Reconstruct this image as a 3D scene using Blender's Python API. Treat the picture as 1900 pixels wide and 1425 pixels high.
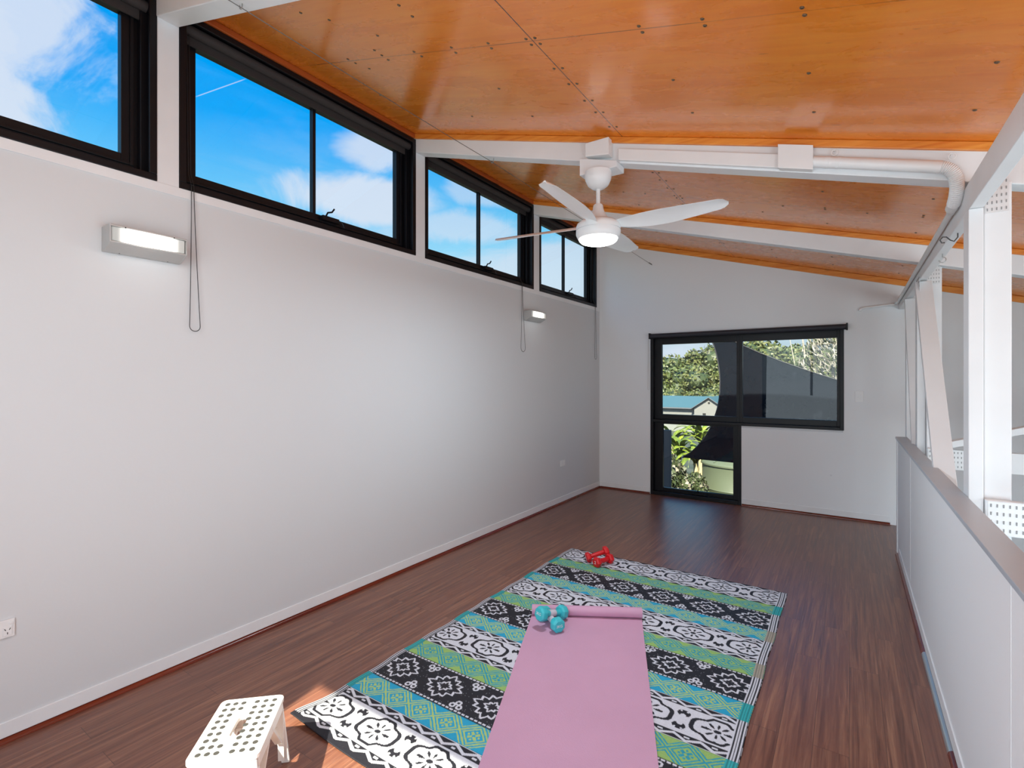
import bpy, bmesh, math, random
import numpy as np
from mathutils import Vector, Matrix

for o in list(bpy.data.objects):
    bpy.data.objects.remove(o, do_unlink=True)
S = bpy.context.scene
COL = S.collection
R = math.radians
random.seed(7)

# ------------------------------------------------------------------ camera
cam_d = bpy.data.cameras.new('camera')
cam = bpy.data.objects.new('camera', cam_d)
COL.objects.link(cam)
cam.location = (0, 0, 1.5)
cam.rotation_euler = (R(90), 0, R(33.94))
cam_d.sensor_fit = 'HORIZONTAL'
cam_d.sensor_width = 36.0
cam_d.lens = 36.0 * 930 / 1900
cam_d.shift_y = -7.5 / 1900
cam_d.clip_start = 0.03
cam_d.clip_end = 600
S.camera = cam

# ------------------------------------------------------------------ exposure
S.view_settings.view_transform = 'Standard'
S.view_settings.look = 'None'
S.view_settings.exposure = 0.26
S.view_settings.gamma = 1.0
S.view_settings.use_curve_mapping = False

# ------------------------------------------------------------------ node helpers
class NT:
    def __init__(s, tree):
        s.t = tree; s.n = tree.nodes; s.l = tree.links
    def new(s, typ, **kw):
        n = s.n.new(typ)
        for k, v in kw.items(): setattr(n, k, v)
        return n
    def link(s, a, b): s.l.new(a, b)
    def put(s, sock, v):
        if hasattr(v, 'is_output') or isinstance(v, bpy.types.NodeSocket): s.l.new(v, sock)
        elif v is not None:
            if isinstance(v, (tuple, list)) and len(v) == 3 and sock.type == 'RGBA': v = (*v, 1)
            sock.default_value = v
    def math(s, op, a, b=None, c=None, clamp=False):
        n = s.new('ShaderNodeMath', operation=op, use_clamp=clamp)
        s.put(n.inputs[0], a)
        if b is not None: s.put(n.inputs[1], b)
        if c is not None: s.put(n.inputs[2], c)
        return n.outputs[0]
    def vmath(s, op, a, b=None, out=0):
        n = s.new('ShaderNodeVectorMath', operation=op)
        s.put(n.inputs[0], a)
        if b is not None: s.put(n.inputs[1], b)
        return n.outputs[out]
    def mix(s, f, a, b):
        n = s.new('ShaderNodeMix', data_type='RGBA')
        s.put(n.inputs[0], f); s.put(n.inputs[6], a); s.put(n.inputs[7], b)
        return n.outputs[2]
    def noise(s, vec, scale, detail=4, rough=0.55, dist=0.0):
        n = s.new('ShaderNodeTexNoise')
        n.inputs['Scale'].default_value = scale
        n.inputs['Detail'].default_value = detail
        n.inputs['Roughness'].default_value = rough
        n.inputs['Distortion'].default_value = dist
        if vec is not None: s.link(vec, n.inputs['Vector'])
        return n.outputs[0]
    def ramp(s, f, stops, interp='LINEAR'):
        n = s.new('ShaderNodeValToRGB')
        n.color_ramp.interpolation = interp
        e = n.color_ramp.elements
        while len(e) < len(stops): e.new(0.5)
        for el, (p, c) in zip(e, stops):
            el.position = p
            el.color = (*c, 1) if len(c) == 3 else c
        s.put(n.inputs[0], f)
        return n.outputs[0]
    def maprange(s, v, a, b, c=0.0, d=1.0, smooth=False):
        n = s.new('ShaderNodeMapRange')
        n.clamp = True
        if smooth: n.interpolation_type = 'SMOOTHSTEP'
        s.put(n.inputs[0], v)
        for i, x in zip((1, 2, 3, 4), (a, b, c, d)): n.inputs[i].default_value = x
        return n.outputs[0]

# ------------------------------------------------------------------ sky
SUN = Vector((-0.1167, 0.685, -0.719)).normalized()
def build_world():
    w = bpy.data.worlds.new('sky'); S.world = w
    w.use_nodes = True
    t = NT(w.node_tree); t.n.clear()
    out = t.new('ShaderNodeOutputWorld'); bg = t.new('ShaderNodeBackground')
    tc = t.new('ShaderNodeTexCoord')
    d = t.vmath('NORMALIZE', tc.outputs['Generated'])
    sep = t.new('ShaderNodeSeparateXYZ'); t.link(d, sep.inputs[0])
    z = sep.outputs[2]
    base = t.ramp(z, [(0.0, (.50, .60, .66)), (0.09, (.58, .76, .86)), (0.20, (.44, .82, 1.0)),
                      (0.30, (.16, .62, 1.0)), (0.42, (.0, .40, 1.0)), (0.60, (.0, .32, .92))])
    st = t.vmath('MULTIPLY', d, (1.0, 1.0, 4.0))
    n1 = t.noise(st, 2.6, 6, .6, .4)
    n2 = t.noise(d, 7.0, 6, .62, .6)
    low = t.maprange(z, .18, .40, 1.0, .12)
    streak = t.math('MULTIPLY', t.maprange(n1, .50, .72, 0, .8, True), low)
    m = streak
    def blob(c, r, k, amt=1.0, flat=2.0):
        dv = t.vmath('SUBTRACT', d, c)
        dv = t.vmath('MULTIPLY', dv, (1.0, 1.0, flat))
        L = t.vmath('LENGTH', dv, out=1)
        q = t.math('ADD', t.math('DIVIDE', L, r), t.math('MULTIPLY', t.math('SUBTRACT', n2, .5), k))
        return t.math('MULTIPLY', t.maprange(q, .55, 1.1, 1, 0, True), amt)
    for c, r, k, amt, fl in [((-.889, .16, .455), .14, 2.4, .85, 1.1), ((-.93, .08, .40), .20, 2.2, .9, 1.4),
                         ((-.697, .610, .405), .085, 1.6, .8, 2.4), ((-.73, .60, .325), .16, 1.5, .9, 3.6),
                         ((-.56, .77, .35), .10, 2.2, .5, 3.4), ((-.60, .72, .29), .14, 2.2, .6, 4.0),
                         ((-.45, .86, .21), .20, 1.6, .7, 3.0)]:
        m = t.math('MAXIMUM', m, blob(c, r, k, amt, fl))
    # thin aircraft trail high in the sky
    a, b = Vector((-.826, .364, .431)), Vector((-.78, .415, .468))
    nrm = a.cross(b).normalized(); mid = (a + b).normalized()
    dn = t.math('ABSOLUTE', t.vmath('DOT_PRODUCT', d, tuple(nrm), 1))
    dm = t.vmath('LENGTH', t.vmath('SUBTRACT', d, tuple(mid)), out=1)
    tr = t.math('MULTIPLY', t.maprange(dn, .0002, .0010, .6, 0), t.maprange(dm, .032, .042, 1, 0))
    m = t.math('MAXIMUM', m, tr)
    col = t.mix(m, base, (.74, .82, .95))
    g = t.math('MAXIMUM', t.vmath('DOT_PRODUCT', d, tuple(-SUN), 1), 0.0)
    g = t.math('MULTIPLY', t.math('POWER', g, 6.0), 2.0)
    add = t.new('ShaderNodeMix', data_type='RGBA', blend_type='ADD')
    add.inputs[0].default_value = 1
    t.link(col, add.inputs[6])
    gc = t.new('ShaderNodeCombineColor')
    for i in range(3): t.link(g, gc.inputs[i])
    t.link(gc.outputs[0], add.inputs[7])
    t.link(add.outputs[2], bg.inputs[0])
    bg.inputs[1].default_value = 0.84
    t.link(bg.outputs[0], out.inputs[0])
build_world()

def light(name, kind, loc, direction, energy, color=(1, 1, 1), size=None, angle=None):
    l = bpy.data.lights.new(name, kind); l.energy = energy; l.color = color
    if kind == 'AREA':
        l.shape = 'RECTANGLE' if size[0] != size[1] else 'DISK'
        l.size = size[0]
        if size[0] != size[1]: l.size_y = size[1]
    if kind == 'SUN': l.angle = angle
    if kind == 'POINT': l.shadow_soft_size = size
    o = bpy.data.objects.new(name, l); COL.objects.link(o)
    o.location = loc
    o.rotation_euler = Vector(direction).to_track_quat('-Z', 'Y').to_euler()
    return o
light('sun', 'SUN', (0, -6, 8), SUN, 13.5, (1.0, .94, .74), angle=R(0.7))
light('daylight_back_door', 'AREA', (-.75, -.80, 1.3), (0, 1, .12), 34, (.81, .95, 1.05), size=(1.95, 2.1))
light('stair_side_fill', 'AREA', (3.05, 2.2, .9), (-1, 0, .0), 44, (.79, .95, 1.07), size=(3.2, 1.2))  # added fill lamp from the stair side, its window is made up
light('stair_back_fill', 'AREA', (1.95, -.72, .45), (-.25, 1, .18), 50, (.79, .95, 1.07), size=(1.9, 1.7))  # added fill lamp to lift the far wall and ceiling, no known source

# ------------------------------------------------------------------ materials
MATS = {}
def mat(name, color=(.8, .8, .8), rough=.5, metal=0.0, emis=None, spec=.5, bump=0.0, bscale=200, coat=0):
    if name in MATS: return MATS[name]
    m = bpy.data.materials.new(name); m.use_nodes = True
    t = NT(m.node_tree); p = t.n['Principled BSDF']
    p.inputs['Base Color'].default_value = (*color, 1)
    p.inputs['Roughness'].default_value = rough
    p.inputs['Metallic'].default_value = metal
    p.inputs['Specular IOR Level'].default_value = spec
    p.inputs['Coat Weight'].default_value = coat
    if emis:
        p.inputs['Emission Color'].default_value = (*emis[0], 1)
        p.inputs['Emission Strength'].default_value = emis[1]
    tc = t.new('ShaderNodeTexCoord')
    n = t.noise(tc.outputs['Object'], bscale, 3)
    # slight tonal wear so no surface is perfectly flat
    n0 = t.noise(tc.outputs['Object'], 3.0, 3)
    f = t.maprange(n0, .3, .7, .965, 1.03)
    mx = t.new('ShaderNodeVectorMath', operation='SCALE')
    mx.inputs[0].default_value = color; t.link(f, mx.inputs[3])
    t.link(mx.outputs[0], p.inputs['Base Color'])
    if bump:
        b = t.new('ShaderNodeBump'); b.inputs['Strength'].default_value = bump
        b.inputs['Distance'].default_value = .002
        t.link(n, b.inputs['Height']); t.link(b.outputs[0], p.inputs['Normal'])
    MATS[name] = m
    return m

def wall_mat(name, color, rough=.55):
    m = bpy.data.materials.new(name); m.use_nodes = True
    t = NT(m.node_tree); p = t.n['Principled BSDF']
    tc = t.new('ShaderNodeTexCoord')
    n1 = t.noise(tc.outputs['Object'], .8, 3)
    c = t.mix(n1, tuple(v * .97 for v in color), color)
    n2 = t.noise(tc.outputs['Object'], 9, 1, .4)
    spots = t.maprange(n2, .845, .86, 0, .25)
    c = t.mix(spots, c, tuple(v * .6 for v in color))
    t.link(c, p.inputs['Base Color'])
    p.inputs['Roughness'].default_value = rough
    p.inputs['Specular IOR Level'].default_value = .35
    b = t.new('ShaderNodeBump'); b.inputs['Strength'].default_value = .12; b.inputs['Distance'].default_value = .003
    t.link(t.noise(tc.outputs['Object'], 60, 3), b.inputs['Height']); t.link(b.outputs[0], p.inputs['Normal'])
    MATS[name] = m
    return m
WALL = wall_mat('painted_wall', (.71, .725, .735))  # over-bright lamp light on the left wall held down by a darker colour
WALL2 = wall_mat('painted_wall_brightened', (.85, .86, .87))  # brightness put into the colour: lighter than WALL where the lamps fall short
WHITE = mat('white_paint', (.84, .845, .85), .42)
PLASTIC = mat('white_plastic', (.86, .86, .855), .35)
BLACK = mat('black_aluminium', (.006, .006, .008), .38, 0.0, spec=.28)
BLIND = mat('dark_blind_fabric', (.035, .028, .027), .8, bump=.3, bscale=500)
CHAIN = mat('black_chain', (.02, .02, .02), .4)
STEEL = mat('zinc_steel', (.45, .45, .44), .38, 1.0)
SILVER = mat('silver_grey_metal', (.50, .50, .49), .45, .35)
SCREW = mat('dark_screw', (.20, .15, .10), .35, .8)
SLOT = mat('dark_slot', (.01, .01, .01), .7)

def plywood():
    m = bpy.data.materials.new('varnished_plywood'); m.use_nodes = True
    t = NT(m.node_tree); p = t.n['Principled BSDF']
    tc = t.new('ShaderNodeTexCoord'); o = tc.outputs['Object']
    sep = t.new('ShaderNodeSeparateXYZ'); t.link(o, sep.inputs[0])
    v = t.vmath('MULTIPLY', o, (1.2, 26.0, 1.0))
    g1 = t.noise(v, 1.0, 6, .62, .8)
    v2 = t.vmath('MULTIPLY', o, (2.5, 7.0, 1.0))
    g2 = t.noise(v2, 1.0, 4, .6, 1.2)
    g3 = t.noise(o, .9, 2, .5)
    c = t.ramp(g1, [(.30, (.74, .19, .010)), (.50, (.86, .265, .020)), (.72, (.92, .35, .042))])
    c2 = t.ramp(g2, [(.25, (.74, .175, .008)), (.5, (.86, .255, .018)), (.75, (.91, .34, .042))])
    c = t.mix(.5, c, c2)
    c = t.mix(t.maprange(g3, .35, .65, 0, .35), c, (.82, .19, .010))
    # small dark grain flecks
    v3 = t.vmath('MULTIPLY', o, (9.0, 70.0, 1.0))
    fl = t.maprange(t.noise(v3, 1.0, 2, .5), .73, .78, 0, .5)
    c = t.mix(fl, c, (.16, .035, .006))
    # sheet joints
    jx = t.math('ABSOLUTE', t.math('ADD', sep.outputs[0], 1.142))
    j = t.maprange(jx, .0018, .0035, 1, 0)
    for y in (1.86, 4.10):
        jy = t.maprange(t.math('ABSOLUTE', t.math('SUBTRACT', sep.outputs[1], y)), .0012, .003, .75, 0)
        jy = t.math('MULTIPLY', jy, t.maprange(t.noise(o, 1.7, 1), .40, .55, .35, 1))
        j = t.math('MAXIMUM', j, jy)
    c = t.mix(j, c, (.05, .012, .003))
    t.link(c, p.inputs['Base Color'])
    r = t.maprange(g2, .3, .7, .22, .34)
    p.inputs['Coat Weight'].default_value = .6; p.inputs['Coat Roughness'].default_value = .16; p.inputs['Coat IOR'].default_value = 1.55
    t.link(r, p.inputs['Roughness'])
    p.inputs['Specular IOR Level'].default_value = .6
    b = t.new('ShaderNodeBump'); b.inputs['Strength'].default_value = .15; b.inputs['Distance'].default_value = .003
    t.link(t.math('ADD', t.noise(o, 4.0, 2), t.math('MULTIPLY', g1, .25)), b.inputs['Height'])
    t.link(b.outputs[0], p.inputs['Normal'])
    return m
PLY = plywood()

def pine(name, c1, c2, axis=0, rough=.35):
    m = bpy.data.materials.new(name); m.use_nodes = True
    t = NT(m.node_tree); p = t.n['Principled BSDF']
    tc = t.new('ShaderNodeTexCoord'); o = tc.outputs['Object']
    sc = [30.0, 30.0, 30.0]; sc[axis] = 1.5
    g = t.noise(t.vmath('MULTIPLY', o, tuple(sc)), 1.0, 5, .6, .8)
    c = t.ramp(g, [(.3, c1), (.7, c2)])
    vo = t.new('ShaderNodeTexVoronoi'); vo.inputs['Scale'].default_value = 1.0
    sc2 = [9.0, 9.0, 9.0]; sc2[axis] = 2.2
    t.link(t.vmath('MULTIPLY', o, tuple(sc2)), vo.inputs['Vector'])
    k = t.maprange(vo.outputs['Distance'], .05, .13, .85, 0)
    c = t.mix(k, c, (.07, .018, .005))
    t.link(c, p.inputs['Base Color']); p.inputs['Roughness'].default_value = rough
    MATS[name] = m
    return m
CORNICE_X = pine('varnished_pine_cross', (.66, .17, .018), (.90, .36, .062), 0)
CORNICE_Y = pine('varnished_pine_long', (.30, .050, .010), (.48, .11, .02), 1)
QUAD_Y = pine('red_stained_quad_long', (.10, .012, .005), (.21, .032, .012), 1, .25)
QUAD_X = pine('red_stained_quad_cross', (.10, .012, .005), (.21, .032, .012), 0, .25)

def floor_mat():
    m = bpy.data.materials.new('dark_timber_laminate'); m.use_nodes = True
    t = NT(m.node_tree); p = t.n['Principled BSDF']
    tc = t.new('ShaderNodeTexCoord'); o = tc.outputs['Object']
    sep = t.new('ShaderNodeSeparateXYZ'); t.link(o, sep.inputs[0])
    cb = t.new('ShaderNodeCombineXYZ'); t.link(sep.outputs[1], cb.inputs[0]); t.link(sep.outputs[0], cb.inputs[1])
    br = t.new('ShaderNodeTexBrick')
    br.offset = .37; br.inputs['Scale'].default_value = 1.0
    br.inputs['Brick Width'].default_value = 1.2; br.inputs['Row Height'].default_value = .125
    br.inputs['Mortar Size'].default_value = .0012; br.inputs['Mortar Smooth'].default_value = .3
    br.inputs['Color1'].default_value = (.0, .0, .0, 1); br.inputs['Color2'].default_value = (1, 1, 1, 1)
    br.inputs['Mortar'].default_value = (.5, .5, .5, 1)
    t.link(cb.outputs[0], br.inputs['Vector'])
    off = t.new('ShaderNodeCombineXYZ'); t.link(t.math('MULTIPLY', br.outputs['Color'], 5.0), off.inputs[1])
    ov = t.vmath('ADD', o, off.outputs[0])
    g1 = t.noise(t.vmath('MULTIPLY', ov, (48.0, 1.6, 1.0)), 1.0, 6, .65, .7)
    g2 = t.noise(t.vmath('MULTIPLY', ov, (14.0, .9, 1.0)), 1.0, 4, .6, 1.5)
    c = t.ramp(g1, [(.28, (.052, .017, .010)), (.48, (.205, .080, .047)), (.72, (.39, .190, .105))])
    c = t.mix(t.maprange(g2, .35, .65, 0, .55), c, (.115, .040, .026))
    c = t.mix(t.math('MULTIPLY', br.outputs['Color'], .22), c, (.22, .085, .058))
    fine = t.maprange(t.noise(t.vmath('MULTIPLY', ov, (150.0, 3.0, 1.0)), 1.0, 3, .6), .60, .70, 0, .30)
    c = t.mix(fine, c, (.42, .23, .16))
    c = t.mix(t.math('MULTIPLY', br.outputs['Fac'], .6), c, (.02, .006, .004))
    t.link(c, p.inputs['Base Color'])
    t.link(t.maprange(g1, .3, .7, .30, .42), p.inputs['Roughness'])
    p.inputs['Specular IOR Level'].default_value = .55
    p.inputs['Coat Weight'].default_value = .18; p.inputs['Coat Roughness'].default_value = .28
    b = t.new('ShaderNodeBump'); b.inputs['Strength'].default_value = .35; b.inputs['Distance'].default_value = .0015
    t.link(g1, b.inputs['Height']); t.link(b.outputs[0], p.inputs['Normal'])
    return m
FLOOR = floor_mat()

def glass_mat():
    m = bpy.data.materials.new('window_glass'); m.use_nodes = True
    t = NT(m.node_tree); t.n.clear()
    out = t.new('ShaderNodeOutputMaterial')
    tr = t.new('ShaderNodeBsdfTransparent'); tr.inputs[0].default_value = (.985, .995, .995, 1)
    gl = t.new('ShaderNodeBsdfGlossy'); gl.inputs['Roughness'].default_value = .01
    fr = t.new('ShaderNodeFresnel'); fr.inputs[0].default_value = 1.5
    mx = t.new('ShaderNodeMixShader')
    ge = t.new('ShaderNodeNewGeometry')
    t.link(t.math('MULTIPLY', fr.outputs[0], t.math('SUBTRACT', 1.0, ge.outputs['Backfacing'])), mx.inputs[0]); t.link(tr.outputs[0], mx.inputs[1]); t.link(gl.outputs[0], mx.inputs[2])
    t.link(mx.outputs[0], out.inputs[0])
    return m
GLASS = glass_mat()

def leaf_mat(name, c1, c2, scale=3.0):
    m = bpy.data.materials.new(name); m.use_nodes = True
    t = NT(m.node_tree); p = t.n['Principled BSDF']
    tc = t.new('ShaderNodeTexCoord')
    n = t.noise(tc.outputs['Object'], scale, 4)
    t.link(t.mix(t.maprange(n, .35, .65), c1, c2), p.inputs['Base Color'])
    p.inputs['Roughness'].default_value = .55
    MATS[name] = m
    return m

# ------------------------------------------------------------------ mesh builder
class MB:
    def __init__(s): s.bm = bmesh.new()
    def box(s, x0, x1, y0, y1, z0, z1):
        v = [s.bm.verts.new(c) for c in ((x0, y0, z0), (x1, y0, z0), (x1, y1, z0), (x0, y1, z0),
                                          (x0, y0, z1), (x1, y0, z1), (x1, y1, z1), (x0, y1, z1))]
        for f in ((0, 3, 2, 1), (4, 5, 6, 7), (0, 1, 5, 4), (1, 2, 6, 5), (2, 3, 7, 6), (3, 0, 4, 7)):
            s.bm.faces.new([v[i] for i in f])
        return s
    def hexa(s, lo, hi):      # two matching rings of points
        a = [s.bm.verts.new(c) for c in lo]; b = [s.bm.verts.new(c) for c in hi]
        n = len(a)
        s.bm.faces.new(a[::-1]); s.bm.faces.new(b)
        for i in range(n): s.bm.faces.new((a[i], a[(i + 1) % n], b[(i + 1) % n], b[i]))
        return s
    def beam(s, p0, p1, w, d, up=(0, 0, 1)):
        p0, p1 = Vector(p0), Vector(p1); t = (p1 - p0).normalized()
        a = t.cross(Vector(up))
        a = a.normalized() if a.length > 1e-5 else Vector((1, 0, 0))
        b = a.cross(t).normalized()
        r = [(-w / 2, -d / 2), (w / 2, -d / 2), (w / 2, d / 2), (-w / 2, d / 2)]
        return s.hexa([p0 + a * x + b * y for x, y in r], [p1 + a * x + b * y for x, y in r])
    def tube(s, pts, r, seg=10, closed=False, caps=True):
        pts = [Vector(p) for p in pts]; n = len(pts); rings = []
        rr = r if isinstance(r, (list, tuple)) else [r] * n
        prev = None
        for i, p in enumerate(pts):
            if closed: t = pts[(i + 1) % n] - pts[i - 1]
            elif i == 0: t = pts[1] - p
            elif i == n - 1: t = p - pts[i - 1]
            else: t = pts[i + 1] - pts[i - 1]
            t.normalize()
            if prev is None:
                ref = Vector((0, 0, 1)) if abs(t.z) < .9 else Vector((1, 0, 0))
                a = t.cross(ref).normalized()
            else:
                a = (prev - t * prev.dot(t)); a.normalize()
            prev = a; b = t.cross(a)
            rings.append([s.bm.verts.new(p + (a * math.cos(2 * math.pi * k / seg) + b * math.sin(2 * math.pi * k / seg)) * rr[i]) for k in range(seg)])
        m = n if closed else n - 1
        for i in range(m):
            A, B = rings[i], rings[(i + 1) % n]
            for k in range(seg):
                s.bm.faces.new((A[k], A[(k + 1) % seg], B[(k + 1) % seg], B[k]))
        if not closed and caps:
            s.bm.faces.new(rings[0][::-1]); s.bm.faces.new(rings[-1])
        return s
    def lathe(s, prof, c=(0, 0, 0), seg=32, axis='Z'):
        rings = []
        for r, h in prof:
            ring = []
            for k in range(seg):
                a = 2 * math.pi * k / seg
                x, y = r * math.cos(a), r * math.sin(a)
                v = {'Z': (x, y, h), 'X': (h, x, y), 'Y': (y, h, x)}[axis]
                ring.append(s.bm.verts.new((v[0] + c[0], v[1] + c[1], v[2] + c[2])))
            rings.append(ring)
        for i in range(len(rings) - 1):
            for k in range(seg):
                s.bm.faces.new((rings[i][k], rings[i][(k + 1) % seg], rings[i + 1][(k + 1) % seg], rings[i + 1][k]))
        s.bm.faces.new(rings[0][::-1]); s.bm.faces.new(rings[-1])
        return s
    def poly(s, pts):
        s.bm.faces.new([s.bm.verts.new(p) for p in pts]); return s
    def slab_with_hole(s, plane, off0, off1, outer, holes):
        """wall slab lying in plane 'x' or 'y' between off0, off1; outer/holes are (u0,u1,z0,z1) rectangles; built from cells"""
        us = sorted({outer[0], outer[1], *[h[0] for h in holes], *[h[1] for h in holes]})
        zs = sorted({outer[2], outer[3], *[h[2] for h in holes], *[h[3] for h in holes]})
        vc = {}
        def V(u, z, o):
            k = (round(u, 5), round(z, 5), o)
            if k not in vc: vc[k] = s.bm.verts.new((o, u, z) if plane == 'x' else (u, o, z))
            return vc[k]
        def solid(i, j):
            if i < 0 or j < 0 or i >= len(us) - 1 or j >= len(zs) - 1: return False
            cu, cz = (us[i] + us[i + 1]) / 2, (zs[j] + zs[j + 1]) / 2
            return not any(h[0] < cu < h[1] and h[2] < cz < h[3] for h in holes)
        for i in range(len(us) - 1):
            for j in range(len(zs) - 1):
                if not solid(i, j): continue
                u0, u1, z0, z1 = us[i], us[i + 1], zs[j], zs[j + 1]
                for o in (off0, off1): s.bm.faces.new([V(u0, z0, o), V(u1, z0, o), V(u1, z1, o), V(u0, z1, o)])
                for di, dj, e in ((-1, 0, ((u0, z0), (u0, z1))), (1, 0, ((u1, z0), (u1, z1))), (0, -1, ((u0, z0), (u1, z0))), (0, 1, ((u0, z1), (u1, z1)))):
                    if not solid(i + di, j + dj):
                        (a, b), (c, d) = e
                        s.bm.faces.new([V(a, b, off0), V(c, d, off0), V(c, d, off1), V(a, b, off1)])
        return s
    def build(s, name, material, parent=None, smooth=False, bevel=0.0, local=False, origin=None, weighted=False):
        bmesh.ops.recalc_face_normals(s.bm, faces=s.bm.faces)
        o = Vector((0, 0, 0))
        if parent is not None and not local:
            o = world_loc(parent)
        elif parent is None and origin is not None:
            o = Vector(origin)
        if o.length > 0:
            for v in s.bm.verts: v.co -= o
        me = bpy.data.meshes.new(name)
        s.bm.to_mesh(me); s.bm.free()
        ob = bpy.data.objects.new(name, me); COL.objects.link(ob)
        if parent is not None: ob.parent = parent
        elif origin is not None: ob.location = origin
        ms = material if isinstance(material, (list, tuple)) else [material]
        for m in ms: me.materials.append(m)
        if smooth:
            for p in me.polygons: p.use_smooth = True
            me.set_sharp_from_angle(angle=R(38))
        if bevel:
            b = ob.modifiers.new('bevel', 'BEVEL'); b.width = bevel; b.segments = 2; b.limit_method = 'ANGLE'; b.angle_limit = R(40)
        return ob

def world_loc(o):
    v = Vector((0, 0, 0))
    while o is not None: v += o.location; o = o.parent
    return v
def tag(o, label=None, cat=None, group=None, kind=None):
    if label: o['label'] = label
    if cat: o['category'] = cat
    if group: o['group'] = group
    if kind: o['kind'] = kind
    return o
def empty(name, loc, label=None, cat=None, group=None, rot=(0, 0, 0)):
    o = bpy.data.objects.new(name, None); COL.objects.link(o)
    o.empty_display_size = .05; o.location = loc; o.rotation_euler = rot
    return tag(o, label, cat, group)
def struct(o, label, cat):
    return tag(o, label, cat, kind='structure')

# ------------------------------------------------------------------ room constants
XL = -2.9            # left wall face
YF = 6.5             # far wall face
YB = -0.75           # back wall face
XR = 3.1             # stair-side wall face
C0, SL = 2.651, .284 # ceiling plane z = C0 - SL*x
def cz(x): return C0 - SL * x
ZB = -2.6            # floor of the stair well below

# floor (upper level)
struct(MB().box(XL - .15, .41, YB - .1, YF + .15, -.2, 0).build('floor', FLOOR),
       'dark reddish brown timber laminate floor running the length of the room', 'floor')
struct(MB().box(.41, XR + .1, YB - .1, YF + .1, ZB - .1, ZB).build('floor_lower', mat('pale_lower_floor', (.55, .54, .53), .5)),
       'pale floor of the stair well below the open white truss', 'floor')

# ceiling
cm = MB()
xa, xb = XL - .15, XR + .1
cm.hexa([(xa, YB - .1, cz(xa)), (xb, YB - .1, cz(xb)), (xb, YF + .1, cz(xb)), (xa, YF + .1, cz(xa))],
        [(xa, YB - .1, cz(xa) + .03), (xb, YB - .1, cz(xb) + .03), (xb, YF + .1, cz(xb) + .03), (xa, YF + .1, cz(xa) + .03)])
ceiling = struct(cm.build('ceiling', PLY), 'sloping ceiling of varnished orange plywood sheets fixed with screws', 'ceiling')
SCREWS = [(-1.59,1.84),(-1.6,1.885),(-1.37,1.84),(-1.38,1.88),(-1.165,1.84),(-1.12,1.84),(-1.12,1.885),(-1.165,1.885),(-1.165,2.09),(-1.12,2.09),(-1.165,2.24),(-1.12,2.24),(-1.165,2.42),(-1.12,2.42),(-1.165,2.56),(-1.12,2.56),(-1.165,2.75),(-1.12,2.75),(-.66,1.84),(-.66,1.88),(-.43,1.84),(-.43,1.88),(-.125,1.84),(-.12,1.88),(.4,2.24),(-.13,2.25),(.4,2.59),(-.13,2.59),(-.65,2.25),(-.65,2.58),(-1.6,2.25),(-1.6,2.6),(-2.06,2.59),(-2.2,1.44),(-2.09,1.52),(-1.6,1.59),(-1.6,1.51),(-1.93,1.68),(-2.08,1.79),(-2.08,1.84),(-2.08,1.885),(-2.36,1.84),(-2.35,1.885),(-1.84,1.84),(-1.83,1.885),(-2.31,1.95),(-2.57,2.26),(-1.165,3.53),(-1.12,3.53),(-1.165,3.69),(-1.12,3.7),(-1.165,3.88),(-1.12,3.89),(-1.165,4.07),(-1.12,4.07),(-1.165,4.13),(-1.12,4.13),(-1.165,4.31),(-1.12,4.32),(-.86,4.12),(-1.41,4.08),(-1.6,4.08),(-1.6,4.46),(-.14,3.72),(-.14,4.08),(-.14,4.12),(-.4,4.12),(-.56,4.33),(-.14,4.5),(.1,4.13),(.4,3.73),(.39,4.08),(.39,4.12),(.39,4.53),(-.66,5.75),(-.66,6.15),(-.14,5.75),(-.14,6.15),(.4,5.75),(.4,6.15),(-1.165,5.3),(-1.12,5.3),(-1.165,5.75),(-1.12,5.75),(.66,5.6),(.9,5.2)]
sc_mesh = None
for i, (x, y) in enumerate(SCREWS):
    if sc_mesh is None:
        o = MB().lathe([(.0075, .001), (.0075, -.0015), (.005, -.0038), (.002, -.0042)], seg=12).build('screw', SCREW, ceiling, local=True)
        sc_mesh = o.data
    else:
        o = bpy.data.objects.new('screw', sc_mesh); COL.objects.link(o); o.parent = ceiling
    o.location = (x, y, cz(x)); o.rotation_euler = (0, math.atan(SL), 0)

# left wall with the row of clerestory windows
WIN = [(-.62, 1.096), (1.197, 2.911), (3.02, 4.725), (4.853, 6.388)]
ZS, ZT = 2.50, 3.43
lw = MB()
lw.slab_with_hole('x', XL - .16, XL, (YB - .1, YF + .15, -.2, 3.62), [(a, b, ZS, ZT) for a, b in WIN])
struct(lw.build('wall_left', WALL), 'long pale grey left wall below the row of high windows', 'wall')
# raised white posts / sill trim around the openings
tr = MB()
for a, b in ((1.096, 1.197), (2.911, 3.02), (4.725, 4.853), (6.388, 6.5)):
    tr.box(XL, XL + .006, a, b, ZS - .045, 3.45)
tr.box(XL, XL + .008, YB, YF, ZS - .047, ZS)
struct(tr.build('trim_1', WHITE, bevel=.002), 'white painted trim boards between and below the high windows', 'trim')

# far wall: L-shaped opening, continues behind the truss down to the lower level
FW = MB()
FW.slab_with_hole('y', YF, YF + .16, (XL - .16, XR + .1, -.2 + ZB, 3.65), [(-2.174, -.048, .952, 2.085), (-2.174, -1.07, .0, .952)])
struct(FW.build('wall_far', WALL2), 'pale grey far wall around the stepped black window', 'wall')

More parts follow.
